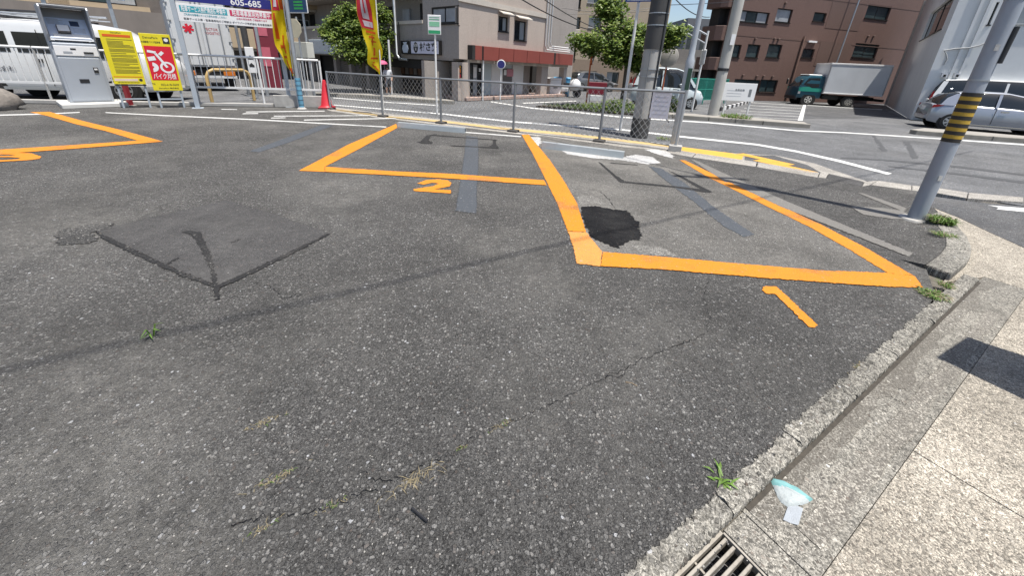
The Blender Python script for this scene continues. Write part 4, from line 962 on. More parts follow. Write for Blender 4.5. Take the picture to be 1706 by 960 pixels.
# ---- A: tiled corner building (right face lit, left face with balconies)
cA = Vector((-2.54,17.36,0)); uR = Vector((.645,.764,0)).normalized(); uLf = Vector((-.764,.645,0)).normalized()
FR = Facade(cA, cA+uR*9.6); FLf = Facade(cA+uLf*24, cA)
cB = lambda x, y: (740+.2292*x, .2292*y)          # crop coordinates of the right face
cL = lambda x, y: (500+.2292*x, .2292*y)          # crop coordinates of the left face
tb = thing('tiled_corner_building', 'pinkish tiled corner building with red fascia over its ground floor', 'building', tuple(cA), 0)
# right face, in its own frame (child empties are avoided: bake the frame into the mesh)
def bake(mb, F):
    T = Matrix.Translation(F.p0) @ Matrix.Rotation(F.rz, 4, 'Z'); mb.v = [tuple(T @ Vector(p)) for p in mb.v]; return mb
class FB:      # builds parts of a thing in a facade frame
    def __init__(s, F, root): s.F = F; s.root = root
    def b(s, mb, name, m, par=None, **k): return bake(mb, s.F).build(name, m, par or s.root, world=True, **k)
    def window(s, px, y=.12, frame=M_alu, glass=M_glass, mull=1, fw=.05, sill=True, name='window', r=None):
        a, b, c, d = r or s.F.rect(*px)
        w = s.b(MB().box(a,b,y-.03,y+.03,c,c+fw).box(a,b,y-.03,y+.03,d-fw,d).box(a,a+fw,y-.03,y+.03,c+fw,d-fw).box(b-fw,b,y-.03,y+.03,c+fw,d-fw), name, frame)
        n = mull+1
        for k in range(n):
            x0 = a+fw+(b-a-2*fw)*k/n; x1 = a+fw+(b-a-2*fw)*(k+1)/n
            g_ = glass[k % len(glass)] if isinstance(glass, (list, tuple)) else glass
            s.b(MB().box(x0+.005, x1-.005, y-.01+.008*(k % 2), y+.002+.008*(k % 2), c+fw, d-fw), 'pane', g_, w)
            if k: s.b(MB().box(x0-.022, x0+.022, y-.028, y+.028, c+fw+.001, d-fw-.001), 'mullion', frame, w)
        if sill: s.b(MB().box(a-.03, b+.03, -.05, y-.031, c-.045, c-.002), 'sill', frame, w)
        return w
    def text(s, body, size, m, par, u, z, y=-.06, width=None, bold=0):
        o = text(body, size, m, 'lettering', par, (0,0,0), width=width, bold=bold)
        T = FRAME[root_of(par).name].inverted() @ Matrix.Translation(s.F.p0) @ Matrix.Rotation(s.F.rz, 4, 'Z') @ Matrix.Translation((u, y, z)); o.data.transform(T); return o
fr = FB(FR, tb); fl_ = FB(FLf, tb)
TOP = 9.5
zsof = FR.at(*cB(170,410))[1]; zsof2 = FR.at(*cB(880,487))[1]; zsof = (zsof+zsof2)/2
zft = FR.at(*cB(560,362))[1]
print('A soffit', zsof, 'fascia top', zft, 'len px946', FR.at(946,111)[0])
LR = FR.at(946,100)[0]; LU = FR.at(*cB(728,380))[0]
w1 = FR.rect(*cB(398,112), *cB(463,232)); w2 = FR.rect(*cB(515,142), *cB(592,298)); 
cw_z0, cw_z1 = FR.at(*cB(103,180))[1], FR.at(*cB(103,42))[1]; cw_u = FR.at(*cB(103,120))[0]
ops = [w1, w2, (0, cw_u, cw_z0, cw_z1)]
fr.b(wall(MB(), 0, LU, zsof, TOP, ops, .2), 'wall', M_tile)
for px in ((398,112,463,232),(515,142,592,298)):
    a = cB(*px[:2]); b = cB(*px[2:]); fr.window((*a, *b), .10, M_alu, (M_glass, M_curt), 1)
    r = FR.rect(*a, *b); fr.b(MB().profx([(-.30,r[3]+.06),(-.30,r[3]+.10),(-.001,r[3]+.22),(-.001,r[3]+.18)], r[0]-.06, r[1]+.10), 'awning', M_band)
fr.window(None, .06, M_alu, M_curt, 0, r=(.03, cw_u, cw_z0, cw_z1), fw=.07)
zb1 = FR.at(*cB(728,130))[1]; zb2 = FR.at(*cB(728,97))[1]
fr.b(MB().box(-.06, LU+.02, -.06, .0, zb1, zb2), 'string_course', M_band)
# return wall and set-back volume on the right
fr.b(MB().box(LU+.001, LU+5, 1.4, 9, 0, TOP-.5), 'rear_wing', M_tiled)
fr.b(MB().box(LU-.30, LU-.0, .02, 8, zsof, TOP), 'side_wall', M_tiled)
# red fascia panels
ed = [FR.at(*cB(x, y))[0] for x, y in ((190,360),(243,370),(252,372),(365,385),(472,398),(570,410),(660,425),(765,440),(776,442),(902,455))]
for k, (a, b) in enumerate(zip(ed[:-1], ed[1:])):
    fr.b(MB().box(a+.012, b-.012, -.30, -.02, zsof, zft), 'fascia_panel', M_fasc if k not in (1, 7) else M_dark, bevel=.008)
fr.b(MB().box(ed[0]-.15, ed[-1], -.02, .25, zsof-.12, zsof-.001), 'soffit', M_band)
fr.b(MB().box(ed[0]-.16, ed[0], -.30, .0, zsof, zft), 'fascia_end', M_dark)
# ground floor: columns, door, panels
def gf(name, xa, xb, ya, yb, m, y0, y1, z0=None, z1=None, **k):
    a = FR.at(*cB(xa, (ya+yb)/2))[0]; b = FR.at(*cB(xb, (ya+yb)/2))[0]
    return fr.b(MB().box(min(a,b), max(a,b), y0, y1, z0 if z0 is not None else FR.at(*cB((xa+xb)/2, yb))[1], z1 if z1 is not None else zsof-.125), name, m, **k)
gf('ground_wall', 0, 900, 500, 690, M_tiled, 1.3, 1.5, 0); 
cx_ = FR.at(*cB(165,540))[0]; cyl = MB().tube([(cx_,.25,0),(cx_,.25,zsof-.12)], .30, 16); fr.b(cyl, 'column', M_tile, smooth=40)
for xa, xb in ((705,750),(866,886)):
    gf('column', xa, xb, 480, 690, M_tile, .0, .35, 0)
gf('pier', 112, 165, 540, 660, M_tile, .1, .5, 0)
dpn = gf('shop_door', 236, 352, 430, 690, M_alu, .75, .8, .1)
for xa, xb in ((240,285),(292,320),(325,350)): gf('pane', xa, xb, 440, 690, M_dkglass if xa != 292 else M_curt, .735, .748, .15, zsof-.2)
for xa, xb, ya, yb in ((293,315,490,570),(333,347,500,525)): gf('paper', xa, xb, ya, yb, M_wprint, .725, .734, None, FR.at(*cB((xa+xb)/2, ya))[1])
M_lblue = mat('pale_blue_panel', (.46,.53,.56), .5, var=.04)
for xa, xb, m in ((358,425,M_lblue),(428,510,M_wprint),(580,658,M_wprint)): gf('wall_panel', xa, xb, 455, 690, m, .78, .84, .12)
gf('wall_panel', 512, 578, 455, 500, M_lblue, .78, .84, FR.at(*cB(545,500))[1])
gf('door', 512, 578, 505, 690, mat('grey_shop_door', (.13,.12,.12), .5), .80, .85, .12)
gf('poster', 537, 583, 505, 560, mat('pink_poster', (.50,.22,.26), .5), .74, .755, None, FR.at(*cB(560,505))[1]); gf('poster', 516, 534, 510, 550, M_wprint, .74, .755, None, FR.at(*cB(525,510))[1])
ul = FR.at(*cB(470,465)); fr.b(MB().lathe([(.02,0),(.16,.05),(.16,.12)], 10, 0, Matrix.Translation((ul[0],.6,ul[1]-.1))), 'wall_lamp', M_dark)
gf('dark_recess', 752, 862, 490, 690, M_dark, 1.1, 1.28, 0); gf('dark_recess', 662, 704, 490, 690, M_tiled, .8, 1.2, 0)
fr.b(MB().box(.3, LR, -.15, 1.4, 0, .14), 'step', mat('pink_step', (.36,.26,.22), .8, var=.1), bevel=.01)
# pipes on the right
for k, du in enumerate((0,.12,.24)):
    u0 = FR.at(*cB(735+18*k, 200))[0]; zl_ = zft+.12+.10*k
    fr.b(MB().tube([(u0,-.06,TOP),(u0,-.06,zl_+.2),(u0+.15,-.06,zl_),(LR,-.06,zl_)], .035, 8), 'pipe', M_whitep, smooth=50)
# left face
zL = FLf.at(*cL(900,400))[1]; zpar = FLf.at(*cL(890,150))[1]; ucw = FLf.at(*cL(955,100))[0]; Ub = FLf.at(*cL(892,100))[0]
zop = FLf.at(*cL(880,10))[1]
print('left soffit', zL, zpar, zop, ucw, Ub)
cwz = (FLf.at(*cL(1000,172))[1], FLf.at(*cL(1000,48))[1])
ztop_open = zpar+1.45
ops = [(0.0, Ub, zpar, ztop_open), (0.0, Ub, ztop_open+1.2, ztop_open+2.6), (ucw, 24, cwz[0], cwz[1])]
fl_.b(wall(MB(), 0, 24, zsof, TOP, ops, .15), 'wall', M_tiled)
fl_.b(MB().box(0, Ub-.02, -.05, .10, zpar-.10, zpar+.04), 'parapet_coping', M_band); fl_.b(MB().box(0, Ub-.02, -.05, .10, ztop_open+1.08, ztop_open+1.22), 'parapet_coping', M_band)
fl_.b(MB().box(0, Ub, 1.3, 1.4, zsof, TOP), 'balcony_back_wall', M_tiled); fl_.b(MB().box(0, Ub, .16, 1.3, ztop_open-.02, ztop_open+.2), 'balcony_ceiling', M_band); fl_.b(MB().box(0, Ub, .16, 1.3, zpar-1.1, zpar-1.0), 'balcony_floor', M_band)
for u0 in (Ub-1.2, Ub-4.2, Ub-7.5, Ub-10.5, Ub-13.6):
    fl_.b(MB().box(u0-.7, u0, 1.26, 1.32, zpar-1.0, zpar+.95), 'balcony_door', M_dark); fl_.b(MB().box(u0-2.1, u0-1.5, 1.2, 1.3, zpar-.2, zpar+.75), 'balcony_window', M_curt)
fl_.window(None, .06, M_alu, (M_curt, M_curt), 1, r=(ucw, 23.97, cwz[0], cwz[1]), fw=.07)
pu = FLf.at(*cL(705,200))[0]; fl_.b(MB().tube([(pu,-.10,TOP),(pu,-.10,zsof+.1),(pu+.2,-.10,zsof-.1),(pu+.6,.1,zsof-.12)], .07, 8), 'drain_pipe', M_galv, smooth=50); fl_.b(MB().tube([(pu+.22,-.06,zpar),(pu+.22,-.06,zsof)], .03, 6), 'pipe', M_blackp)
# left ground floor
fl_.b(MB().box(0, 23.2, .9, 1.0, 0, zsof), 'shop_back_wall', M_dark); fl_.b(MB().box(0, 23.6, .02, .9, zsof-.08, zsof-.002), 'soffit', M_tiled)
def lf(name, xa, xb, m, y0, y1, z0, z1, yy=550, **k):
    a = FLf.at(*cL(xa, yy))[0]; b = FLf.at(*cL(xb, yy))[0]; return fl_.b(MB().box(min(a,b), max(a,b), y0, y1, z0, z1), name, m, **k)
def shutter(xa, xb):
    a = FLf.at(*cL(xa, 540))[0]; b = FLf.at(*cL(xb, 540))[0]; n = 14
    for k in range(n): fl_.b(MB().box(a, b, .55, .58, (zsof-.1)*k/n+.004, (zsof-.1)*(k+1)/n-.004), 'shutter_slat', M_shut, bevel=.008)
shutter(870, 1098); shutter(235, 330); shutter(336, 445); shutter(-120, 60)
for x in (860, 640, 455, 333, 228, 70): lf('pier', x-9, x+9, M_tiled, .3, .75, 0, zsof)
for k in range(5): lf('menu_board', 650+30*k, 672+30*k, random.choice((M_curt, M_shut, mat('wood_board', (.14,.08,.05), .7))), .70, .74, .9, 1.25)
lf('noren_lintel', 645, 860, M_dark, .2, .3, zsof-.5, zsof)
pl = lf('vertical_poster', 1104, 1158, M_blackp, .12, .16, .95, zsof-.25)
for k, (m, a, b) in enumerate(((mat('poster_gold', (.45,.25,.03), .5), .78, .95), (mat('poster_orange', (.55,.16,.02), .5), .42, .72), (mat('poster_red', (.50,.02,.03), .5), .02, .3))):
    H_ = zsof-.25-.95; lf('poster_print', 1110, 1152, m, .105, .118, .95+H_*a, .95+H_*b)
# shop sign 村さ来
sg_a = FLf.rect(*cL(748,293), *cL(818,398)); sg_b = FLf.rect(*cL(820,293), *cL(1032,400)); z0, z1 = sg_b[2], sg_b[3]
sb = fl_.b(MB().box(sg_a[0], sg_a[1], -.14, -.0, z0, z1), 'shop_sign_box', M_blackp, bevel=.01); sw = fl_.b(MB().box(sg_b[0], sg_b[1], -.14, -.0, z0, z1), 'shop_sign_box', M_alu, bevel=.01)
fl_.b(MB().box(sg_b[0]+.03, sg_b[1]-.06, -.146, -.14, z0+.04, z1-.04), 'sign_face', mat('sign_white', (.60,.60,.70), .4), sw)
ca = (sg_a[0]+sg_a[1])/2; hz = z1-z0
fl_.b(MB().profy([(ca-.16,z0+.1*hz),(ca+.16,z0+.1*hz),(ca+.25,z0+.38*hz),(ca+.2,z0+.62*hz),(ca+.10,z0+.72*hz),(ca+.16,z0+.88*hz),(ca-.16,z0+.88*hz),(ca-.10,z0+.72*hz),(ca-.2,z0+.62*hz),(ca-.25,z0+.38*hz)], -.147, -.14), 'jar_mark', mat('jar_print', (.52,.58,.66), .5), sb)
wS = sg_b[1]-sg_b[0]; cu = sg_b[0]+.19*wS; cz = (z0+z1)/2; rr = hz*.38
fl_.b(MB().lathe([(rr,0),(rr,.003)], 20, 0, Matrix.Translation((cu,-.146,cz)) @ Matrix.Rotation(R(90),4,'X') @ Matrix.Diagonal((.75,1,1,1))), 'round_mark', M_kprint, sw)
fl_.text('居酒', rr*.62, M_wprint, sw, cu, cz+rr*.33, -.151); fl_.text('屋', rr*.62, M_wprint, sw, cu, cz-rr*.35, -.151)
fl_.text('村さ来', hz*.62, M_kprint, sw, sg_b[0]+.63*wS, cz, -.148, width=wS*.60, bold=.012)
r = FLf.rect(*cL(75,287), *cL(285,395)); q = fl_.b(MB().box(r[0], r[1], -.14, 0, r[2], r[3]), 'shop_sign_box', mat('pale_sign_face', (.44,.50,.54), .5), bevel=.02); fl_.b(MB().box(r[0]+.05,r[1]-.05,-.146,-.14,r[2]+.08,r[3]-.08), 'sign_face', mat('pale_sign_inner', (.52,.58,.62), .4), q)

# ---- B: building behind the truck at the far left
pB0 = Vector((-30,14,0)); pB1 = Vector((-12.5,29.5,0)); FBd = Facade(pB0, pB1)
bb_ = thing('left_apartment_block', 'grey brown apartment block with tan balconies behind the delivery truck', 'building', tuple(pB0), 0); fb = FB(FBd, bb_)
M_bw = mat('grey_brown_render', (.20,.175,.155), .8, var=.08, vscale=2, grime=.2); M_btan = mat('tan_balcony', (.42,.33,.22), .75, var=.08)
xw = FBd.at(292,60)[0]; zw = FBd.at(230,18)[1]
fb.b(MB().box(0, xw, 0, 6, 0, zw), 'wall', M_bw); fb.b(MB().box(-6, FBd.L, 1.2, 9, 0, 12), 'rear_volume', mat('block_dark_render', (.13,.115,.105), .8, var=.15))
for k in range(4):
    z_ = 1.2+k*2.6
    for a, b in ((xw+.2, xw+4.2), (xw+4.4, xw+8.0), (xw+8.2, FBd.L)):
        if k < 3: fb.b(MB().box(a, b, -.2, 0, z_+.6, z_+1.7), 'balcony_panel', M_btan, bevel=.01)
        fb.b(MB().box(a, b, 0, 1.2, z_+.45, z_+.6), 'balcony_slab', M_band)
        fb.window(None, 1.1, M_alul, M_glass, 1, r=(a+.6, b-.6, z_+1.0, z_+2.6), sill=False)
for k, (a, b) in enumerate(((.2,2.5),(3.2,5.4),(6.2,8.4),(9.2,11.4))):
    fb.window(None, .05, M_alu, M_tealg, 1, r=(a+2.5, b+2.5, zw+.25, zw+2.0), sill=False) if k < 0 else fb.window(None, 1.1, M_alu, (M_tealg, M_curt), 1, r=(a+1.5, b+1.5, zw+.3, zw+2.2), sill=False)
    fb.b(MB().box(a+.5, b+2.0, .4, 1.19, zw+.001, zw+.25), 'ledge', M_btan)
# ---- C: beige block behind the centre tree
pC0 = Vector((-1.5,30.5,0)); 
cRay = ray(1104,60); tC = 33.0/cRay.y; pC1 = Vector((cRay.x*tC, 33.0, 0)); FC = Facade(pC0, pC1)
bc = thing('beige_block', 'tall beige apartment block behind the centre street tree', 'building', tuple(pC0), 0); fc_ = FB(FC, bc)
M_be = mat('beige_tile', (.36,.30,.225), .8, var=.08, vscale=14, grime=.15); M_be2 = mat('brown_base_tile', (.24,.185,.14), .8, var=.1, vscale=12); M_sunlit = mat('sunlit_cream', (.50,.40,.27), .8, var=.06)
c5 = lambda x, y: (940+.2707*x, .2707*y)
wins = [(c5(155,92)+c5(225,172), 'w'), (c5(50,100)+c5(95,188), 'd'), (c5(60,-10)+c5(100,45), 'd'), (c5(30,285)+c5(66,362), 'd'), (c5(265,440)+c5(330,515), 'w'), (c5(150,-60)+c5(225,20), 'w'), (c5(300,-60)+c5(360,20), 'w')]
rs = [FC.rect(*w_[0]) for w_ in wins]; zbase = FC.at(*c5(20,360))[1]
fc_.b(wall(MB(), 0, FC.L, zbase, 15, [r for r in rs if r[2] > zbase], .3), 'wall', M_be); fc_.b(wall(MB(), 0, FC.L, 0, zbase, [r for r in rs if r[3] < zbase], .3), 'base_wall', M_be2)
fc_.b(MB().box(.02, FC.L-.02, .32, 10, 0, 14.9), 'core', M_dark)
dside = Vector((-FC.u.y, FC.u.x, 0))
fc_.b(MB().box(FC.L-.001, FC.L+.25, 0, 10, 0, 15), 'side_wall', M_sunlit)  # paler than the front: sunlight on this side is put into the colour
for (px, kd), r in zip(wins, rs): fc_.window(None, .2, M_alul if kd == 'w' else M_alu, (M_curt, M_tealg) if kd == 'w' else M_glass, 1 if kd == 'w' else 0, r=r)
ra = FC.rect(*c5(48,178), *c5(88,208)); fc_.b(MB().box(ra[0], ra[1], -.3, .05, ra[2], ra[3]), 'air_conditioner', M_band, bevel=.02)
for x in (30,62): 
    r = FC.rect(*c5(x-10,445), *c5(x+8,478)); fc_.b(MB().box(r[0], r[1], -.15, -.002, r[2], r[3]), 'vent_box', M_wprint); fc_.b(MB().box(r[0]+.08, r[1]-.08, -.16, -.15, r[2]+.1, r[3]-.15), 'vent_grille', M_dark)
r = FC.rect(*c5(95,432), *c5(190,520)); fc_.b(MB().box(r[0], r[1], -.02, .02, r[2], r[3]), 'garage_opening', M_dark)
# ---- D: brown tiled block on the right
pD0 = Vector((12.9,27.8,0)); uD = Vector((.956,.292,0)).normalized(); FD = Facade(pD0, pD0+uD*20.5)
bd = thing('brown_tiled_block', 'brown tiled apartment block with rows of dark windows behind the box truck', 'building', tuple(pD0), 0); fd = FB(FD, bd)
M_br = mat('brown_tile', (.125,.074,.060), .7, var=.12, vscale=10, bump=.15, bscale=25, grime=.2, gcol=(.06,.04,.035)); M_br2 = mat('darker_brown_tile', (.11,.068,.055), .7, var=.12, vscale=10)
c6 = lambda x, y: (1180+.2292*x, .2292*y)
W6 = [(215,66,428,172,2,(M_curt,M_tealg,M_curt)), (508,55,592,165,0,M_curt), (775,84,845,158,0,M_tealg), (1168,26,1300,146,1,M_tealg), (158,318,222,418,0,M_tealg), (292,318,358,420,0,M_tealg), (443,316,515,420,0,M_tealg), (693,350,757,422,0,M_glass), (1075,310,1210,424,1,M_tealg),
      (195,572,365,665,1,M_tealg), (385,576,485,672,1,M_tealg), (612,590,648,684,0,M_glass)]
rs = [FD.rect(*c6(q[0],q[1]), *c6(q[2],q[3])) for q in W6]
extra = []
for r in rs[:4]: extra.append((r[0], r[1], r[2]+2.9, r[3]+2.9))
xl = FD.at(*c6(128,400))[0]
fd.b(wall(MB(), xl, FD.L, 0, 13, rs+extra, .22), 'wall', M_br)
for q, r in zip(W6, rs): fd.window(None, .14, M_alu, q[5], q[4], r=r)
for r in extra: fd.window(None, .14, M_alu, M_tealg, 1, r=r)
fd.b(MB().box(xl+.02, FD.L-.02, .24, 1.5, 0, 12.9), 'core', M_dark)
# recessed bay strip
r0 = FD.rect(*c6(820,295), *c6(985,490)); r1 = FD.rect(*c6(905,10), *c6(1085,225))
for r in (r0, r1): fd.b(MB().box(r[0], r[1], -.015, -.002, r[2], r[3]), 'recess_panel', M_br2)
for za_ in (FD.at(*c6(600,290))[1], FD.at(*c6(600,300))[1]+2.75): fd.b(MB().box(xl, FD.L, -.012, -.001, za_, za_+.05), 'tile_joint', M_br2)
ud = FD.at(*c6(625,500))[0]; fd.b(MB().tube([(ud,-.09,0),(ud,-.09,FD.at(*c6(692,262))[1])], .06, 8), 'drain_pipe', mat('brown_pipe', (.20,.12,.09), .5), smooth=50)
un = FD.at(*c6(1010,100))[0]; fd.b(MB().tube([(un-.3,-.5,FD.at(*c6(905,470))[1]-2),(un+.3,-.5,13)], .05, 8), 'utility_pipe', M_galv, smooth=50)
rl = FD.rect(*c6(722,298), *c6(778,310)); fd.b(MB().box(rl[0], rl[1], -.12, -.0, rl[2], rl[3]+.05), 'wall_light', M_wprint)
for q in ((480,280),(510,283),(340,280),(250,545),(350,552),(400,552),(465,555),(1160,262),(1200,262),(560,20),(640,570),(680,565)):
    u0, z0 = FD.at(*c6(*q)); fd.b(MB().box(u0-.08, u0+.08, -.10, -.001, z0-.06, z0+.06), 'vent_cap', M_br2, bevel=.02)
# stair tower / curved balconies at its left end, exterior gap at its right
for k, (ya, yb) in enumerate(((178,290),(415,510),(-40,40))):
    z1, z0 = FD.at(*c6(100,ya))[1], FD.at(*c6(100,yb))[1]
    pts = [(xl+.02,.1),(xl-.55,.15),(xl-.85,.5),(xl-.95,1.2),(xl-.9,1.7),(xl+.02,1.7)]
    fd.b(MB().prism(pts, z0, z1), 'balcony', M_br, bevel=.02)
fd.b(MB().box(xl-.5, xl+.01, .8, 1.6, 0, 12.5), 'stair_core', M_dark); fd.b(MB().box(xl-.22, xl+.0, -.05, .3, 0, 13), 'corner_column', M_br)
fd.b(MB().box(FD.L-.15, FD.L+.02, -.06, .2, 0, 13), 'corner_column', M_br2)
ur = FD.L-.9
for z_ in (2.1, 5.0, 7.9): fd.b(MB().box(ur+.2, ur+.75, -.02, .02, z_, z_+1.7), 'stair_opening', M_dark); fd.b(MB().tube([(ur+.1,-.08,z_-.3),(ur+.8,-.08,z_-.3)], .035, 6), 'stair_rail', M_galv)
fd.b(MB().tube([(ur,-.09,0),(ur,-.09,13)], .045, 8), 'drain_pipe', mat('grey_pipe', (.4,.38,.35), .5), smooth=50)
# ---- E: pale grey building at the right edge
pE0 = Vector((28.8,31.6,0)); pE1 = Vector((18.9,19.2,0)); FE1 = Facade(pE0, pE1); FE2 = Facade(pE1, pE1+Vector((.87,-.49,0))*22)
be = thing('pale_grey_building', 'pale grey rendered building with wall pipes behind the parked cars', 'building', tuple(pE1), 0); fe1, fe2 = FB(FE1, be), FB(FE2, be)
M_pg = mat('pale_grey_render', (.68,.69,.68), .85, var=.06, vscale=1.5, grime=.2, gcol=(.42,.43,.43), gscale=.9)
c7 = lambda x, y: (1406+.2708*x, .2708*y)
rw = FE1.rect(*c7(508,170), *c7(640,20)); rw = (FE1.at(*c7(508,150))[0], FE1.at(*c7(650,60))[0], FE1.at(*c7(540,210))[1], FE1.at(*c7(600,25))[1])
rw = tuple(sorted(rw[:2]))+tuple(sorted(rw[2:]))
fe1.b(wall(MB(), 0, FE1.L, 0, 7.2, [rw], .25), 'wall', M_pg); fe1.window(None, .15, M_alu, M_glass, 1, r=rw); fe1.b(MB().box(0, .25, -.12, .1, 0, 7.2), 'corner_pilaster', M_band)
w2_ = FE2.rect(*c7(880,150), *c7(960,10)); w3_ = (FE2.at(*c7(1062,120))[0], 21.0, FE2.at(*c7(1075,145))[1], FE2.at(*c7(1075,145))[1]+1.3)
fe2.b(wall(MB(), 0.001, 22, 0, 7.2, [w2_, w3_], .25), 'wall', M_pg); fe2.window(None, .15, M_alu, M_glass, 1, r=w2_); fe2.window(None, .15, M_alul, (M_curt, M_tealg), 5, r=w3_)
for x, y in ((745,250),(800,250)): u0 = FE2.at(*c7(x, y))[0]; fe2.b(MB().box(u0-.05, u0+.05, -.08, -.001, 0, 7.2), 'pilaster', M_pg)
u0 = FE2.at(*c7(700,300))[0]; zq = FE2.at(*c7(650,310))[1]
fe2.b(MB().tube([(u0-.25,-.08,zq-.6),(u0-.22,-.08,zq-.35),(u0-.32,-.08,zq-.15),(u0-.45,-.08,zq),(u0-.1,-.08,zq+.08),(u0+.3,-.08,zq+.12),(u0+.6,-.08,zq+.22),(u0+.8,-.08,zq+.36)], .028, 8), 'wall_pipe', mat('pipe_lagging', (.34,.35,.35), .7), smooth=50)
for x in (612,690): r = FE2.rect(*c7(x-10,448), *c7(x+14,475)); fe2.b(MB().box(r[0], r[1], -.12, -.001, r[2], r[3]), 'vent_hood', M_wprint); fe2.b(MB().box(r[0]+.05, r[1]-.05, -.13, -.12, r[2]+.02, r[3]-.06), 'vent_slot', M_dark)
# ---- far things: dark tower, parking deck
tw0 = Vector((30,72,0)); da = ray(1141,60); db = ray(1212,60); pa = Vector((da.x*80/da.y,80,0)); pb = Vector((db.x*80/db.y,80,0)); FT_ = Facade(pa, pb)
tw_ = thing('distant_grey_tower', 'distant dark grey apartment tower seen between the beige and brown blocks', 'building', tuple(pa), 0); ft = FB(FT_, tw_)
zT = FT_.at(1160,30)[1]; ft.b(MB().box(0, FT_.L, 0, 14, 0, zT), 'wall', mat('tower_grey', (.12,.125,.135), .7, var=.08))
for k in range(6):
    z_ = zT-1.2-k*(zT-4)/6
    for j in range(4): ft.b(MB().box(.6+j*1.25, 1.3+j*1.25, -.05, .0, z_-1.1, z_), 'window', M_glass)
    ft.b(MB().box(FT_.L-2.6, FT_.L-.9, -1.1, -.002, z_-1.25, z_-.95), 'balcony', mat('tower_balcony', (.5,.5,.5), .7))
MB_ = MB()
dk0 = Vector((da.x*48/da.y-6,48,0)); dk = thing('parking_deck', 'low grey concrete parking deck behind the green fence', 'building', tuple(dk0), 0)
zd = CAMH + ray(1150,82).z*48/ray(1150,82).y
MB().box(0,16,0,10,zd-1.6,zd).build('parapet', mat('deck_concrete', (.20,.19,.18), .8, var=.1), dk); MB().box(0,16,.5,10,0,zd-1.9).build('lower_storey', M_dark, dk); MB().box(0,16,-.3,.4,zd-2.3,zd-1.6).build('beam', mat('deck_beam', (.26,.25,.235), .8), dk)
for k in range(5): MB().box(.3+k*3.6, .75+k*3.6, -.1, .35, 0, zd-2.3).build('column', mat('deck_beam', (.26,.25,.235), .8), dk)
# ================================================================== VEHICLES
random.seed(9)
def loft(mb, secs, mi=0, cap=True):
    n = len(secs[0]); b0 = len(mb.v)
    for s_ in secs: mb.v += [tuple(p) for p in s_]
    for k in range(len(secs)-1):
        for j in range(n-1):
            a = b0+k*n+j; mb.f.append((a, a+1, a+n+1, a+n)); mb.m.append(mi)
    if cap:
        mb.f.append(tuple(b0+j for j in range(n))); mb.m.append(mi); mb.f.append(tuple(b0+(len(secs)-1)*n+j for j in range(n-1,-1,-1))); mb.m.append(mi)
    return mb
def sect(x, w, zb, zt, crown=.03, r=.10, tuck=.06):
    """closed-over section from left sill over the top to the right sill"""
    half = [(w-tuck, zb), (w-.01, zb+.16), (w, zb+.30), (w-.015, zt-r), (w-.05, zt-r*.35), (w-r*1.2, zt), (w*.5, zt+crown*.8)]
    L_ = [(x, y, z) for y, z in half]; return L_ + [(x, 0, zt+crown)] + [(x, -y, z) for y, z in reversed(half)]
M_tyre = M_rubber; M_hub = mat('silver_hubcap', (.45,.46,.47), .35, .7, var=.05); M_arch = mat('wheel_arch_black', (.01,.01,.01), .8)
def wheel(par, x, y, r, side, m=M_hub, wd=.19, spokes=7):
    T = Matrix.Translation((x, y, r)) @ Matrix.Rotation(R(90)*side, 4, 'X')
    w = MB().lathe([(r*.62,-wd/2),(r*.93,-wd/2),(r,-wd/2+.03),(r,wd/2-.03),(r*.93,wd/2),(r*.62,wd/2)], 24, 0, T).build('wheel', M_tyre, par, smooth=40)
    MB().lathe([(r*.63,wd/2-.05),(r*.64,wd/2+.004),(r*.58,wd/2-.02),(r*.2,wd/2-.028),(r*.16,wd/2-.005),(.01,wd/2)], 24, 0, T).build('rim', M_arch, w, smooth=40)
    mb = MB()
    for k in range(spokes):
        a = 2*math.pi*k/spokes; Tk = T @ Matrix.Rotation(a, 4, 'Z'); mb.prism([(r*.12,-.035),(r*.60,-.05),(r*.60,.02),(r*.12,.03)], wd/2-.022, wd/2+.006, 0, Tk)
    MB().lathe([(r*.63,wd/2-.01),(r*.63,wd/2+.008),(r*.57,wd/2+.008),(r*.57,wd/2-.01)], 24, 0, T).build('rim_ring', m, w, smooth=40)
    mb.build('rim_spokes', m, w); return w
def arch(par, x, y, r, s_):
    T = Matrix.Translation((x, y, r*.94)) @ Matrix.Rotation(R(90)*s_, 4, 'X')
    return MB().lathe([(r*1.17,-.12),(r*1.17,.004),(r*.3,.004)], 28, 0, T).build('wheel_arch', M_arch, par)
def strip(par, name, m, pts, side, y, th=.012):
    """flat panel on a car side: polygon in (x,z) with y given by function"""
    f = y if callable(y) else (lambda x, z: y)
    a = [Vector((x, side*(f(x, z)), z)) for x, z in pts]; b = [Vector((x, side*(f(x, z)+th), z)) for x, z in pts]
    mb = MB(); n = len(pts)
    mb.face(b if side < 0 else b[::-1]); 
    for k in range(n): mb.face([a[k], a[(k+1) % n], b[(k+1) % n], b[k]])
    return mb.build(name, m, par, smooth=0)

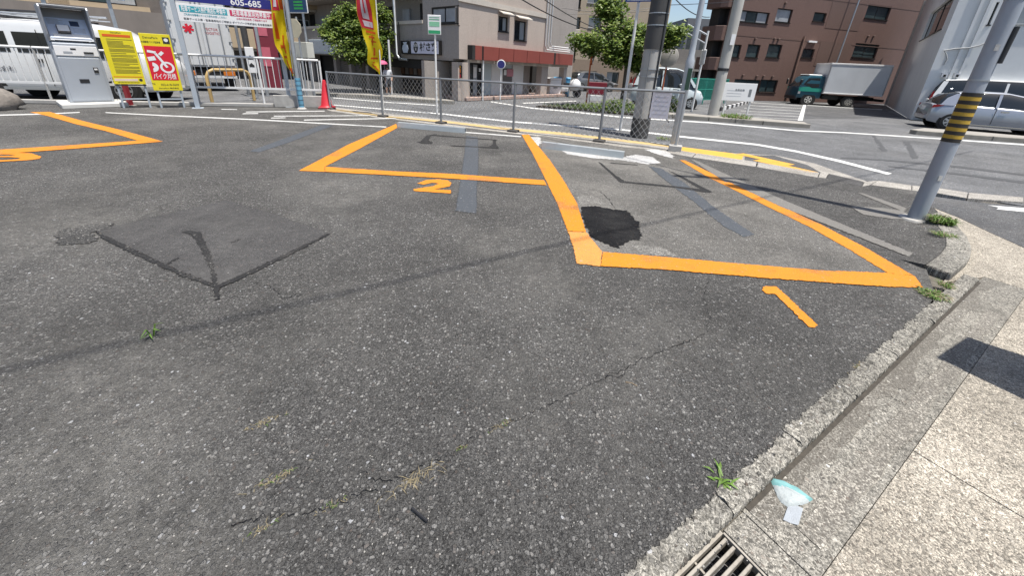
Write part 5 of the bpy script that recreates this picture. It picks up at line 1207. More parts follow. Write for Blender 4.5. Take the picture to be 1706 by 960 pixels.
# ---- silver hatchback, tail to the left, nose out of the frame on the right
M_silver = mat('silver_car_paint', (.34,.36,.40), .3, .45, var=.03, coat=.6); M_wcar = mat('white_car_paint', (.62,.63,.63), .25, 0, var=.03, coat=.5)
M_cglass = mat('car_glass', (.015,.018,.02), .04, var=.2, vscale=1.2, spec=.7); M_inter = mat('car_glass_lit', (.16,.20,.19), .06, var=.3, vscale=2, spec=.7)
M_tail = mat('tail_lamp_red', (.30,.01,.015), .2, var=.1); M_lampg = mat('lamp_glass', (.50,.50,.50), .1, .2)
def car(name, label, cat, loc, rz, L, W, H, paint, belt=.86, van=False, wb=(.70,3.25), wr=.31, group=None, glassm=M_cglass):
    t = thing(name, label, cat, loc, rz, group); w = W/2
    if not van:
        st = [(0,w*.80,.42,.62),(.06,w*.93,.28,belt-.02),(.35,w*.99,.22,belt+.04),(.9,w,.20,belt+.05),(L*.45,w,.19,belt+.02),(L*.68,w*.99,.19,belt-.01),(L*.80,w*.97,.20,belt-.06),(L*.93,w*.90,.22,belt-.16),(L*.985,w*.78,.25,belt-.24),(L,w*.70,.32,.56)]
    else:
        st = [(0,w*.90,.42,belt-.1),(.05,w*.97,.28,belt),(.4,w,.22,belt),(L*.45,w,.20,belt),(L*.75,w,.20,belt-.02),(L*.88,w*.97,.22,belt-.10),(L*.96,w*.90,.24,belt-.18),(L,w*.82,.30,.62)]
    body = loft(MB(), [sect(*s_) for s_ in st]).build('body', paint, t, smooth=50)
    # greenhouse
    if not van: gh = [(.16,w*.80,belt+.06,.0),(.42,w*.86,belt+.36,.6),(.70,w*.85,H-.09,1),(1.3,w*.84,H-.025,1),(2.0,w*.83,H-.03,1),(2.45,w*.83,H-.12,1),(2.95,w*.86,belt+.16,.4),(3.22,w*.84,belt+.0,.0)]
    else: gh = [(.10,w*.90,belt+.05,0),(.22,w*.91,belt+.5,.5),(.40,w*.90,H-.07,1),(1.2,w*.90,H-.01,1),(L*.6,w*.90,H-.02,1),(L*.70,w*.90,H-.12,1),(L*.84,w*.90,belt+.25,.4),(L*.90,w*.88,belt+.0,0)]
    secs = []
    for x, yw, z, _ in gh:
        z = max(z, belt+.005); zb = belt-.08; f = (z-zb)/(H-zb)
        yt = yw*(1-.14*f); half = [(w*.955, zb), (w*.955-(w*.955-yt)*.5, (zb+z)/2), (yt, z-.05), (yt-.07, z)]
        L_ = [(x, y, q) for y, q in half]; secs.append(L_+[(x, 0, z+.02)]+[(x, -y, q) for y, q in reversed(half)])
    g_ = loft(MB(), secs).build('greenhouse', glassm, t, smooth=50)
    # roof skin a touch proud
    rsec = []
    for x, yw, z, k in gh:
        if k < 1: continue
        f = (z-belt)/(H-belt); yt = yw*(1-.14*f)+.006
        rsec.append([(x, yt, z-.085), (x, yt-.065, z+.006), (x, 0, z+.03), (x, -yt+.065, z+.006), (x, -yt, z-.085)])
    loft(MB(), rsec, cap=False).build('roof', paint, t, smooth=60)
    def yg(x, z):
        f = (z-belt)/(H-belt); return w*.955-(w*.955-w*.72)*max(0, f)*.95 + .012
    for s_ in (-1, 1):
        if not van:
            pil = [([(.24,belt-.02),(.62,belt-.02),(.98,H-.10),(.62,H-.12),(.38,belt+.25)]), ([(1.72,belt-.02),(1.80,belt-.02),(1.82,H-.08),(1.74,H-.08)]), ([(2.95,belt-.04),(3.12,belt-.04),(2.50,H-.08),(2.42,H-.08)])]
        else:
            pil = [([(.08,belt-.02),(.30,belt-.02),(.50,H-.12),(.34,H-.12)]), ([(1.35,belt-.02),(1.44,belt-.02),(1.44,H-.12),(1.35,H-.12)]), ([(2.3,belt-.02),(2.38,belt-.02),(2.38,H-.12),(2.3,H-.12)]), ([(L*.84,belt-.02),(L*.89,belt-.02),(L*.72,H-.12),(L*.70,H-.12)])]
        for p in pil: strip(t, 'pillar', paint, p, s_, yg)
        for x in wb:
            arch(t, x, s_*(w-.018), wr, 1 if s_ < 0 else -1); 
            wheel(t, x, s_*(w-.09), wr, 1 if s_ < 0 else -1)
        strip(t, 'door_seam', M_arch, [(1.76,.32),(1.775,.32),(1.775,belt-.03),(1.76,belt-.03)], s_, w+.001, .003); strip(t, 'door_seam', M_arch, [(.98,.5),(.995,.5),(1.1,belt-.03),(1.085,belt-.03)], s_, w-.004, .004)
        strip(t, 'door_handle', M_chrome, [(1.90,belt-.15),(2.10,belt-.15),(2.10,belt-.11),(1.90,belt-.11)], s_, w, .03)
        strip(t, 'sill_strip', M_chrome, [(wb[0]+.45,.24),(wb[1]-.45,.24),(wb[1]-.45,.28),(wb[0]+.45,.28)], s_, w-.03, .03)
        strip(t, 'tail_lamp', M_tail, [(.04,belt-.14),(.34,belt-.05),(.36,belt+.0),(.05,belt-.02)] if not van else [(.04,belt-.1),(.14,belt-.1),(.14,belt+.35),(.08,belt+.3)], s_, (w*.955 if not van else w*.94), .02)
        mr = MB().box(L*.64, L*.64+.14, s_*(w+.02) if s_ > 0 else s_*(w+.2), s_*(w+.2) if s_ > 0 else s_*(w+.02), belt+.0, belt+.13).build('wing_mirror', paint, t, bevel=.03)
        strip(t, 'head_lamp', M_lampg, [(L-.42,belt-.32),(L-.12,belt-.36),(L-.12,belt-.26),(L-.42,belt-.20)], s_, w*.86, .02)
    MB().box(-.03,.10,-w*.75,w*.75,.34,.50).build('rear_bumper', paint, t, bevel=.03); MB().box(-.012,.02,-.18,.18,.66,.80).build('number_plate', M_wprint, t)
    MB().box(.55,.62,-.02,.02,H,H+.06).build('antenna_fin', paint, t, bevel=.008)
    return t
rwp = G(1576,215.5,ZR); czz = R(-31)
def place(contact, x_l, y_l, rz):   # origin so that local (x_l,y_l) lands on contact
    c, s_ = math.cos(rz), math.sin(rz); return (contact.x-(c*x_l-s_*y_l), contact.y-(s_*x_l+c*y_l), contact.z)
hb_ = car('silver_hatchback', 'silver hatchback parked tail left in front of the white minivan', 'car', place(rwp, .70, -.85+.05, czz), czz, 4.0, 1.70, 1.46, M_silver, belt=.92)
mvp = G(1566,204.5,ZR)
mv = car('white_minivan', 'white minivan parked behind the silver hatchback beside the pale building', 'van', place(mvp, .75, -.85, czz), czz, 4.7, 1.80, 1.93, M_wcar, belt=1.02, van=True, wb=(.85,3.6), wr=.33)

# ---- box truck
tr_c = G(1408,178.5,ZR); trz = math.atan2(.22,-.975)        # local x points to the nose (left in the photo)
bt = thing('box_truck', 'small box truck with blue green cab and silver cargo box by the brown building', 'truck', place(tr_c, 1.05, .83, trz), trz)
M_cabb = mat('cab_blue', (.012,.065,.095), .35, 0, var=.05, coat=.4); M_cabg = mat('cab_green', (.03,.30,.22), .35, var=.05, coat=.3); M_cargo = mat('cargo_panel', (.58,.60,.62), .5, .0, var=.08, vscale=1.2, grime=.3, gcol=(.46,.48,.50), gscale=1.0)
W2 = .92
cab = loft(MB(), [[(x, W2*.95, .45),(x, W2, .75),(x, W2*.97, zt_*.62+.3),(x, W2*.88, zt_-.06),(x, W2*.75, zt_),(x, 0, zt_+.02),(x, -W2*.75, zt_),(x, -W2*.88, zt_-.06),(x, -W2*.97, zt_*.62+.3),(x, -W2, .75),(x, -W2*.95, .45)] for x, zt_ in ((2.72,1.86),(3.51,1.88),(3.77,1.72),(4.02,1.18),(4.09,1.0),(4.11,.5))]).build('cab', M_cabb, bt, smooth=35)
MB().box(2.76,3.63,-W2*.72,W2*.72,1.86,1.93).build('cab_roof', M_wcar, bt, bevel=.04)
for s_ in (-1, 1):
    strip(bt, 'green_stripe', M_cabg, [(2.76,.86),(4.07,.86),(4.06,1.10),(3.51,1.16),(3.34,1.08),(2.76,1.08)], s_, W2-.006, .012)
    strip(bt, 'side_window', M_cglass, [(2.94,1.16),(3.34,1.10),(3.72,1.22),(3.87,1.30),(3.64,1.68),(2.98,1.72)], s_, lambda x, z: W2*(1-.10*max(0,z-1.1)/.7)-.005, .015)
    MB().tube([(3.91,s_*W2,1.2),(4.13,s_*(W2+.16),1.32)], .015, 6).build('mirror_arm', M_blackp, bt); MB().box(4.09,4.17,s_*(W2+.16)-.07,s_*(W2+.16)+.07,1.25,1.6).build('wing_mirror', M_blackp, bt, bevel=.02)
    arch(bt, 3.35, s_*(W2-.02), .36, 1 if s_ < 0 else -1)
    wheel(bt, 3.35, s_*(W2-.12), .345, 1 if s_ < 0 else -1, mat('white_rim', (.55,.54,.50), .5), .2, 5); wheel(bt, 1.05, s_*(W2-.10), .345, 1 if s_ < 0 else -1, mat('grey_rim', (.25,.24,.22), .5), .3, 8)
    strip(bt, 'head_lamp', M_lampg, [(3.94,.70),(4.07,.70),(4.07,.88),(3.94,.88)], s_, W2-.03, .03)
    MB().box(1.6,2.5,s_*W2*.7-.12,s_*W2*.7+.12,.42,.72).build('side_tank', M_arch, bt, bevel=.02)
MB().box(-.6,4.0,-.35,.35,.45,.68).build('chassis', M_arch, bt); MB().box(3.98,4.15,-W2*.95,W2*.95,.32,.55).build('bumper', M_blackp, bt, bevel=.03)
MB().profy([(3.76,1.66),(3.79,1.66),(4.05,1.16),(4.01,1.16)], -W2*.8, W2*.8).build('windscreen', M_cglass, bt)
cg = MB().box(-.67,2.66,-W2-.08,W2+.08,.82,2.62).build('cargo_box', M_cargo, bt, bevel=.012)
for (x0,x1,z0,z1) in ((-.69,2.68,2.56,2.66),(-.69,2.68,.78,.86)):
    MB().box(x0,x1,-W2-.10,W2+.10,z0,z1).build('edge_rail', M_whitep, cg, bevel=.01)
for x in (-.67,2.66): 
    for s_ in (-1,1): MB().box(x-.03,x+.03,s_*(W2+.085)-.02,s_*(W2+.085)+.02,.86,2.56).build('corner_post', M_hub, cg)
MB().box(-.9,-.66,-W2,W2,.45,.60).build('rear_bumper', M_arch, bt)

# ---- white delivery van on the left (roof rack, dark windows)
vz = math.atan2(.29,.957); vc = Vector((-11.65,11.75,ZR))
S = 1.08; vn = thing('white_cargo_van', 'white cargo van with roof rack parked behind the railing at the left edge', 'van', place(vc, 3.75*S, -.80*S, vz), vz)
def vs_(x, w, zb, zt): return sect(x*S, w*S, zb*S, zt*S, .04, .16, .05)
loft(MB(), [vs_(*q) for q in ((0,.80,.45,1.75),(.06,.84,.34,1.90),(.5,.85,.30,1.95),(2.0,.85,.30,1.97),(3.0,.85,.30,1.96),(3.55,.84,.30,1.88),(3.95,.84,.30,1.62),(4.35,.83,.30,1.28),(4.62,.80,.32,1.10),(4.72,.74,.40,.9))]).build('body', M_wcar, vn, smooth=45)
for s_ in (-1, 1):
    for pts in ([(.15,1.20),(.95,1.20),(.95,1.68),(.2,1.68)], [(1.05,1.20),(1.68,1.20),(1.68,1.68),(1.05,1.68)], [(1.82,1.20),(2.52,1.20),(2.52,1.68),(1.82,1.68)], [(2.64,1.20),(3.32,1.20),(3.32,1.68),(2.64,1.68)], [(3.42,1.14),(4.02,1.10),(3.72,1.62),(3.42,1.66)]):
        strip(vn, 'side_window', M_cglass, [(x*S, z*S) for x, z in pts], s_, .828*S, .022)
    strip(vn, 'door_seam', M_arch, [(2.30*S,.4*S),(2.315*S,.4*S),(2.315*S,1.75*S),(2.30*S,1.75*S)], s_, .848*S, .006); strip(vn, 'door_seam', M_arch, [(3.375*S,.4*S),(3.39*S,.4*S),(3.39*S,1.7*S),(3.375*S,1.7*S)], s_, .846*S, .006)
    strip(vn, 'door_handle', M_blackp, [(2.12*S,.98*S),(2.25*S,.98*S),(2.25*S,1.06*S),(2.12*S,1.06*S)], s_, .848*S, .03); strip(vn, 'fuel_flap', M_blackp, [(2.62*S,.86*S),(2.76*S,.86*S),(2.74*S,1.02*S),(2.60*S,1.02*S)], s_, .848*S, .006)
    for x in (.95, 3.75): arch(vn, x*S, s_*.836*S, .34*S, 1 if s_ < 0 else -1); wheel(vn, x*S, s_*.76*S, .32*S, 1 if s_ < 0 else -1)
    MB().box(-.05,.35,0,0.01,0,.01)
    strip(vn, 'side_step', M_hub, [(1.3*S,.30*S),(3.2*S,.30*S),(3.2*S,.37*S),(1.3*S,.37*S)], s_, .85*S, .05)
strip(vn, 'logo', mat('van_logo_blue', (.02,.09,.22), .4), [(.98,1.0),(1.02,1.0),(1.02,1.14),(1.10,1.20),(1.10,1.0),(1.22,1.0),(1.22,1.22),(1.06,1.28),(.94,1.18)], -1, .852*S, .004)
text('ルイ日曹 株式会社', .15, mat('van_lettering', (.10,.10,.12), .5), 'lettering', vn, (1.15,-.856*S,.86), width=1.25)
for x in (.5,1.6,2.7): 
    MB().box(x*S-.03,x*S+.03,-.80*S,.80*S,1.99*S,2.06*S).build('rack_bar', M_blackp, vn, bevel=.01)
    for s_ in (-1,1): MB().box(x*S-.05,x*S+.05,s_*.80*S-.03,s_*.80*S+.03,1.78*S,2.06*S).build('rack_foot', M_blackp, vn)
for y in (-.75,-.3,.2,.7): MB().tube([(.1*S,y*S,2.10*S),(3.1*S,y*S,2.10*S)], .02, 6).build('rack_rail', M_galv, vn)
for k, (y, L0) in enumerate(((-.5,3.2),(-.1,3.0),(.4,3.2))): MB().tube([(.0,y*S,2.16*S),(L0*S,y*S,2.18*S)], .035, 6).build('ladder_rail', M_galv if k else M_blackp, vn)
MB().box(3.95*S,4.7*S,-.6*S,.6*S,.30*S,.40*S).build('front_bumper', M_wcar, vn, bevel=.03)

# ---- delivery truck seen from behind (red mark and lettering)
t0p = G(357,152,ZR); vtz = math.atan2(.66,.75)
dt = thing('delivery_truck', 'white box truck seen from behind with a red mark and VECTOR LOGISTICS lettering', 'truck', tuple(t0p), vtz)
M_tbox = mat('white_truck_box', (.55,.56,.56), .5, var=.04, grime=.2, gcol=(.38,.37,.35))
bx_ = MB().box(-.95,.95,0,5.2,.95,3.5).build('cargo_box', M_tbox, dt, bevel=.015)
for s_ in (-1, 1):
    dr = MB().box(min(s_*.02,s_*.90), max(s_*.02,s_*.90), -.04, -.001, 1.02, 3.35).build('rear_door', M_tbox, dt, bevel=.01)
    for x in (s_*.14, s_*.62): MB().tube([(x,-.07,1.0),(x,-.07,3.4)], .022, 6).build('locking_bar', M_hub, dr, smooth=40)
    for z in (1.25,1.9,2.55,3.15): MB().box(min(s_*.84,s_*.97),max(s_*.84,s_*.97),-.065,-.041,z,z+.05).build('hinge', M_frail, dr)
    MB().box(min(s_*.45,s_*.85),max(s_*.45,s_*.85),-.03,.1,.62,.80).build('tail_lamp', mat('orange_lamp', (.55,.16,.02), .3), dt, bevel=.01)
    wheel(dt, 0, 0, .01, 1) if False else None
    T = Matrix.Translation((s_*.70,.9,.42)) @ Matrix.Rotation(R(90),4,'Y'); MB().lathe([(.2,-.16),(.42,-.16),(.42,.16),(.2,.16)], 18, 0, T).build('wheel', M_tyre, dt, smooth=40)
MB().box(-.9,.9,-.02,.12,.52,.62).build('rear_bumper', M_tbox, dt); MB().box(-.5,.5,.05,.12,.66,.86).build('lamp_panel', M_arch, dt); MB().box(-.6,.6,.3,5,.5,.95).build('chassis', M_arch, dt)
MB().box(-.95,.95,-.045,-.001,3.36,3.5).build('top_band', mat('truck_navy', (.02,.05,.13), .5), dt)
text('VECTOR', .13, mat('truck_red_text', (.42,.03,.04), .5), 'lettering', dt, (.33,-.043,2.36), align='CENTER', width=.44); text('LOGISTICS', .13, MATS['truck_red_text'], 'lettering', dt, (.37,-.043,2.22), width=.52)
for k in range(3):
    a = R(60*k+15); T = Matrix.Translation((-.38,-.045,2.34)) @ Matrix.Rotation(a,4,'Y'); MB().box(-.17,.17,-.004-.002*k,.0,-.04,.04,0,T).build('red_mark', MATS['truck_red_text'] if False else M_red, dt)
# ---- kei van, scooter and small car across the street
kv = car('pale_kei_van', 'small pale blue white van parked behind the hedge across the street', 'van', place(G(1072,177.5,ZR), .7, -.7, R(-8)), R(-8), 3.35, 1.46, 1.80, mat('pale_blue_paint', (.50,.56,.58), .3, 0, var=.03, coat=.4), belt=1.0, van=True, wb=(.6,2.8), wr=.27)
sc2 = car('grey_sedan', 'small grey car parked in the lane beside the beige block', 'car', place(G(968,152,ZR), .7, -.8, R(25)), R(25), 3.9, 1.64, 1.42, mat('grey_car_paint', (.16,.165,.17), .3, .5, coat=.4), belt=.9)
so_ = thing('white_scooter', 'white parked scooter with a round cowl near the blue bin', 'scooter', tuple(G(956,162,ZR)), R(-20))
MB().lathe([(.02,.35),(.28,.42),(.36,.62),(.30,.86),(.14,1.0),(.02,1.02)], 14).build('cowl', M_wcar, so_, smooth=60); MB().box(-1.1,-.1,-.16,.16,.5,.78).build('seat', M_blackp, so_, bevel=.08, segs=2); MB().box(-1.2,-.3,-.2,.2,.28,.55).build('body', M_wcar, so_, bevel=.08, segs=2)
for x in (.15,-.95): MB().lathe([(.12,-.05),(.24,-.05),(.25,0),(.24,.05),(.12,.05)], 16, 0, Matrix.Translation((x,0,.25)) @ Matrix.Rotation(R(90),4,'X')).build('wheel', M_tyre, so_, smooth=40)
MB().tube([(-.05,-.36,1.02),(-.0,0,1.05),(-.05,.36,1.02)], .02, 6).build('handlebar', M_blackp, so_)
# ================================================================== FAR PAVEMENT, SMALL THINGS, PLANTS
random.seed(17)
M_fkerb = mat('far_kerb_concrete', (.24,.225,.195), .85, var=.2, vscale=4, bump=.3, grime=.3, gcol=(.10,.09,.08)); M_fpave = mat('far_pavement', (.26,.245,.22), .85, var=.15, vscale=3)
def kerbline(near, far, name):
    s_ = tag(bpy.data.objects.new(name, None), kind='structure'); C.objects.link(s_)
    nn = [G(x, y, ZR) for x, y in near]; ff = [G(x, y, .12) for x, y in far]
    MB().prism([(p.x+.02*0, p.y+.22) for p in nn]+[tuple(p[:2]) for p in reversed(ff)], -.1, .118).build('paving', M_fpave, s_)
    for a, b in zip(nn[:-1], nn[1:]):
        L0 = (b-a).length; n = max(1, round(L0/1.0)); 
        for j in range(n):
            p, q = a.lerp(b, (j+.01)/n), a.lerp(b, (j+.99)/n)
            MB().prism([p, q, q+Vector((0,.2,0)), p+Vector((0,.2,0))], -.1, .125).build('kerb_stone', M_fkerb, s_, bevel=.012)
    return s_
kerbline([(1058,193),(1120,197),(1180,201.5),(1270,208),(1350,214)], [(1040,184),(1100,186),(1190,191),(1260,196),(1340,203)], 'far_pavement')
kerbline([(1524,224),(1600,230.5),(1706,238.5),(1900,252)], [(1540,213),(1600,217),(1706,226),(1900,240)], 'right_far_pavement')
kerbline([(520,160),(600,163),(660,167.5),(706,171),(756,174)], [(520,155),(590,155),(650,157),(700,161),(745,165)], 'shop_pavement')
# parking bay markings across the street
for q in ([(1338,174.5),(1343,174.5),(1337,201),(1329,201)],):
    road_line(q)
for k in range(6):
    y0 = 170.5+4.6*k; x0 = 1252-6*k; road_line([(x0,y0),(1336-1.2*k,y0+5.2),(1336-1.2*k,y0+5.7),(x0,y0+.5)], M_white)
road_line([(1345,174.5),(1470,182),(1470,183),(1345,175.3)])
truck_shade = decal('asphalt_or_shade_patch', [(1344,176.5),(1400,180),(1476,184),(1500,194),(1440,197),(1340,198)], M_road2, .003, .0, .5, parent=road, zz=ZR)  # dark sheet that paints the box truck's shadow onto the road
# black and white striped kerb
sk = thing('striped_kerb', 'black and white striped kerb beside the white billboard across the street', 'kerb', tuple(G(1196,184,ZR)))
a, b = G(1196,185,ZR), G(1250,170,ZR); n = 16; u = (b-a)/n
for k in range(n):
    p, q = a+u*k, a+u*(k+.98); MB().prism([p, q, q+Vector((.18,.08,0)), p+Vector((.18,.08,0))], -.05, .15).build('block', M_wprint if k % 2 else M_blackp, sk, world=True, bevel=.01)
# white billboard
wb0, wb1 = G(1203,192,.12), G(1243,194,.12); bbd = thing('white_billboard', 'plain white notice billboard on two thin legs on the far pavement', 'billboard', tuple(wb0), math.atan2((wb1-wb0).y, (wb1-wb0).x)); Lb = (wb1-wb0).length
z0, z1 = HT(wb0,1210,167), HT(wb0,1214,137)
for x in (0, Lb): MB().box(x-.025,x+.025,-.025,.025,-.0,z1-.12-.1).build('leg', M_whitep, bbd)
q = MB().box(-.22,Lb+.10,-.05,-.026,z0-.12,z1-.12).build('panel', M_wprint, bbd, bevel=.005)
text('名鉄協商', .09, M_kprint, 'lettering', q, (Lb*.45,-.051,z1-.38)); MB().box(Lb-.16,Lb-.06,-.053,-.05,z0+.05,z0+.32).build('print', M_frail, q)
for k in range(3): MB().box(-.05,.5,-.0525,-.05,z0+.04+.1*k,z0+.06+.1*k).build('print_line', mat('pale_grey_print', (.42,.43,.45), .5), q)
# green mesh fence
M_green = mat('green_mesh_paint', (.03,.25,.19), .45, var=.1)
ga, gb = G(1128,176,ZR), G(1205,172,ZR); gf_ = thing('green_mesh_fence', 'green wire mesh fence around the car park across the street', 'fence', tuple(ga)); ug = (gb-ga); Lg = ug.length; ug = ug/Lg
zg0, zg1 = .25, HT(ga,1138,129)
for k in range(5):
    p = ga+ug*(Lg*k/4); MB().tube([p, p+Vector((0,0,zg1+.05))], .03, 8).build('post', M_green, gf_, world=True, smooth=40)
    if k < 4:
        mb = MB(); nb_ = 22
        for j in range(nb_): p2 = ga+ug*(Lg*(k+(j+.5)/nb_)/4); mb.tube([p2+Vector((0,0,zg0)), p2+Vector((0,0,zg1))], .013, 4, cap=False)
        for z in (zg0, (zg0+zg1)/2, zg1): mb.tube([ga+ug*(Lg*k/4)+Vector((0,0,z)), ga+ug*(Lg*(k+1)/4)+Vector((0,0,z))], .016, 4)
        o = mb.build('mesh_panel', M_green, gf_, world=True); o['kind'] = 'stuff'
# convex mirrors, small poles and signs
M_orp = mat('orange_pole_paint', (.42,.11,.04), .5, var=.1)
def mirror(label, bpx, cpx_, r, face):
    b = G(*bpx, ZR); z = HT(b, *cpx_); t = thing('traffic_mirror', label, 'traffic mirror', tuple(b), face)
    MB().tube([(0,.06,0),(0,.06,z+.1)], .035, 8).build('pole', M_orp, t, smooth=40)
    T = Matrix.Translation((0,0,z)) @ Matrix.Rotation(R(90),4,'X'); MB().lathe([(r,-.06),(r*1.05,0),(r,.03)], 24, 0, T).build('rim', M_orp if label.startswith('orange') else mat('mirror_back', (.36,.34,.31), .6), t, smooth=40)
    MB().lathe([(r*.97,.03),(r*.7,.06),(r*.35,.08),(.01,.085)], 24, 0, T).build('mirror_face', M_chrome if label.startswith('orange') else MATS['mirror_back'], t, smooth=60)
    return t
mirror('orange traffic mirror pole left of the centre tree', (978,178), (979,92), .34, R(75)); mirror('round grey mirror back on a red pole behind the utility pole', (1098,180), (1110,93), .42, R(-15))
def simple_pole(name, label, bpx, top, r, m=M_whitep, cat='pole'):
    b = G(*bpx, ZR); t = thing(name, label, cat, tuple(b), 0); h_ = HT(b, *top); MB().tube([(0,0,0),(0,0,h_)], r, 10).build('shaft', m, t, smooth=40); MB().lathe([(r*1.4,0),(r*1.4,.04)], 10).build('collar', M_galv, t); return t, h_, b
simple_pole('white_pole', 'plain white pole on the pavement behind the person with the umbrella', (653,158), (647,65), .045)
t, h_, b = simple_pole('bus_stop_pole', 'white pole with a small grey plate in front of the shop door', (804,168), (801,98), .035)
t, h_, b = simple_pole('round_sign_pole', 'round navy no parking sign on a thin pole before the white shop wall', (833,168), (833,106), .03, cat='sign')
MB().lathe([(.19,0),(.20,.01),(.19,.02)], 20, 0, Matrix.Translation((0,-.06,h_)) @ Matrix.Rotation(R(90),4,'X')).build('plate', M_wprint, t, smooth=40); MB().lathe([(.165,0),(.165,.006)], 20, 0, Matrix.Translation((0,-.08,h_)) @ Matrix.Rotation(R(90),4,'X')).build('sign_face', mat('no_parking_navy', (.02,.02,.14), .4), t)
t, h_, b = simple_pole('thin_far_sign_pole', 'thin white sign pole with a narrow edge-on sign beside the green fence', (1152,186), (1178,50), .045)
MB().box(-.03,.03,-.22,.22,h_*.60,h_*.60+.6).build('plate', M_wprint, t, bevel=.03); MB().tube([(0,0,h_*.95),(-.9,.0,h_*1.06)], .04, 6).build('arm', M_galv, t); MB().tube([(0,0,h_*.85),(-.9,.0,h_*.97)], .03, 6).build('arm', M_galv, t)
# bins and red board near the lane
for nm, lb, px, m, sz in (('blue_bin','light blue recycling bin beside the shop column',(934,160), mat('bin_blue', (.10,.34,.56), .5), (.42,.95)), ('white_bin','white recycling box between shop column and blue bin',(921,160), M_wprint, (.36,.9))):
    t = thing(nm, lb, 'bin', tuple(G(*px, ZR)), R(20)); MB().profx([(-.24,0),(.24,0),(.27,sz[1]),(-.27,sz[1])], -sz[0], sz[0]).build('body', m, t, bevel=.03); MB().box(-sz[0]-.03,sz[0]+.03,-.30,.30,sz[1],sz[1]+.12).build('lid', m, t, bevel=.04); MB().box(-.12,.12,-.29,-.27,sz[1]*.5,sz[1]*.72).build('label', M_wprint if 'blue' in nm else M_frail, t)
rb = thing('red_board', 'low dark red sign board behind the planted verge', 'sign', tuple(G(992,172,ZR)), R(-5)); MB().box(-.45,.45,-.02,.02,.42,1.0).build('panel', mat('maroon_board', (.20,.015,.03), .5), rb, bevel=.01); MB().box(-.30,.30,-.02,.02,.12,.38).build('lower_panel', M_wprint, rb, bevel=.01)
for x in (-.3,.3): MB().box(x-.02,x+.02,.02,.05,0,.9).build('leg', M_frail, rb)
rb.rotation_euler = (0,0,R(-5))
# maroon banner sign behind the railing
ms = thing('maroon_vertical_sign', 'tall dark maroon sign board behind the delivery truck', 'sign', tuple(G(458,158,ZR)), R(25)); z0 = HT(G(458,158,ZR),455,100); MB().box(-.35,.35,-.05,.05,.2,3.6).build('panel', mat('maroon_sign', (.17,.02,.035), .5), ms, bevel=.01); MB().box(-.2,.1,-.06,-.05,2.2,3.0).build('print', mat('pink_print', (.5,.12,.16), .5), ms); MB().box(-.2,.1,-.06,-.05,1.1,1.8).build('print', mat('pink_print', (.5,.12,.16), .5), ms)
for k, (lb, px, top, r, m) in enumerate((('grey steel pole left of the maroon sign', (446,160), (436,20), .06, M_galv), ('dark utility pole right of the delivery truck', (426,158), (402,-5), .11, M_pdark), ('slim dark pole between truck and dark utility pole', (415,160), (395,-5), .05, M_frail))):
    simple_pole('street_pole', lb, px, top, r, m)
ws = thing('black_white_sign', 'small white post with black arrow marks behind the railing', 'sign', tuple(G(430,165,ZR)), R(25)); MB().box(-.13,.13,-.02,.02,.9,1.75).build('plate', M_wprint, ws, bevel=.01); MB().box(-.03,.03,.02,.06,0,1.7).build('post', M_galv, ws)
for z in (1.1,1.35): MB().prism([(-.08,z),(.08,z),(.08,z+.06),(.0,z+.14),(-.08,z+.06)], 0, .004, 0, Matrix.Translation((0,-.021,0)) @ Matrix.Rotation(R(90),4,'X')).build('mark', M_kprint, ws)
# blue-white billboard above the van
vb = thing('pale_blue_billboard', 'pale blue white billboard above and behind the cargo van', 'billboard', (-17.3,16.6,0), R(40)); MB().box(-1.4,1.4,-.05,.05,3.3,5.0).build('panel', mat('pale_blue_board', (.42,.50,.66), .5), vb, bevel=.01)
for x in (-.9,.9): MB().box(x-.06,x+.06,.05,.15,0,4.8).build('post', M_galv, vb)

# ---- person with the pink umbrella
pp = G(648,158,.12); ps = thing('person', 'person in pale shirt walking under a pink umbrella behind the fence', 'person', tuple(pp), R(200))
def skin_mesh(name, verts, edges, radii, m, parent, root=0, sub=1):
    me = bpy.data.meshes.new(name); me.from_pydata(verts, edges, []); o = bpy.data.objects.new(name, me); C.objects.link(o)
    sk_ = o.modifiers.new('skin', 'SKIN'); ss = o.modifiers.new('sub', 'SUBSURF'); ss.levels = sub; ss.render_levels = sub
    for i, r in enumerate(radii): me.skin_vertices[0].data[i].radius = (r, r) if not isinstance(r, tuple) else r
    for i in range(len(verts)): me.skin_vertices[0].data[i].use_root = (i == root)
    dg = bpy.context.evaluated_depsgraph_get(); dg.update(); m2 = bpy.data.meshes.new_from_object(o.evaluated_get(dg)); m2.name = name
    bpy.data.objects.remove(o); bpy.data.meshes.remove(me); m2.materials.clear()
    for q in (m if isinstance(m, list) else [m]): m2.materials.append(q)
    m2.polygons.foreach_set('use_smooth', [True]*len(m2.polygons)); o2 = bpy.data.objects.new(name, m2); C.objects.link(o2); o2.parent = parent; return o2
M_skin = mat('skin', (.42,.25,.17), .6); M_shirt = mat('pale_shirt', (.45,.47,.50), .8); M_trou = mat('dark_trousers', (.05,.055,.07), .85); M_hair = mat('dark_hair', (.015,.012,.01), .6)
PV = [(0,0,.93),(0,0,1.12),(0,0,1.32),(0,0,1.42),(0,.02,1.50),(0,.03,1.60), (.10,0,.88),(.11,.16,.50),(.11,.10,.10),(.11,.26,.04), (-.10,0,.88),(-.11,-.06,.48),(-.11,-.26,.14),(-.11,-.14,.05), (.19,0,1.36),(.24,.02,1.10),(.20,.22,1.12),(.18,.30,1.16), (-.19,0,1.36),(-.24,-.04,1.10),(-.22,.08,.88),(-.21,.12,.80)]
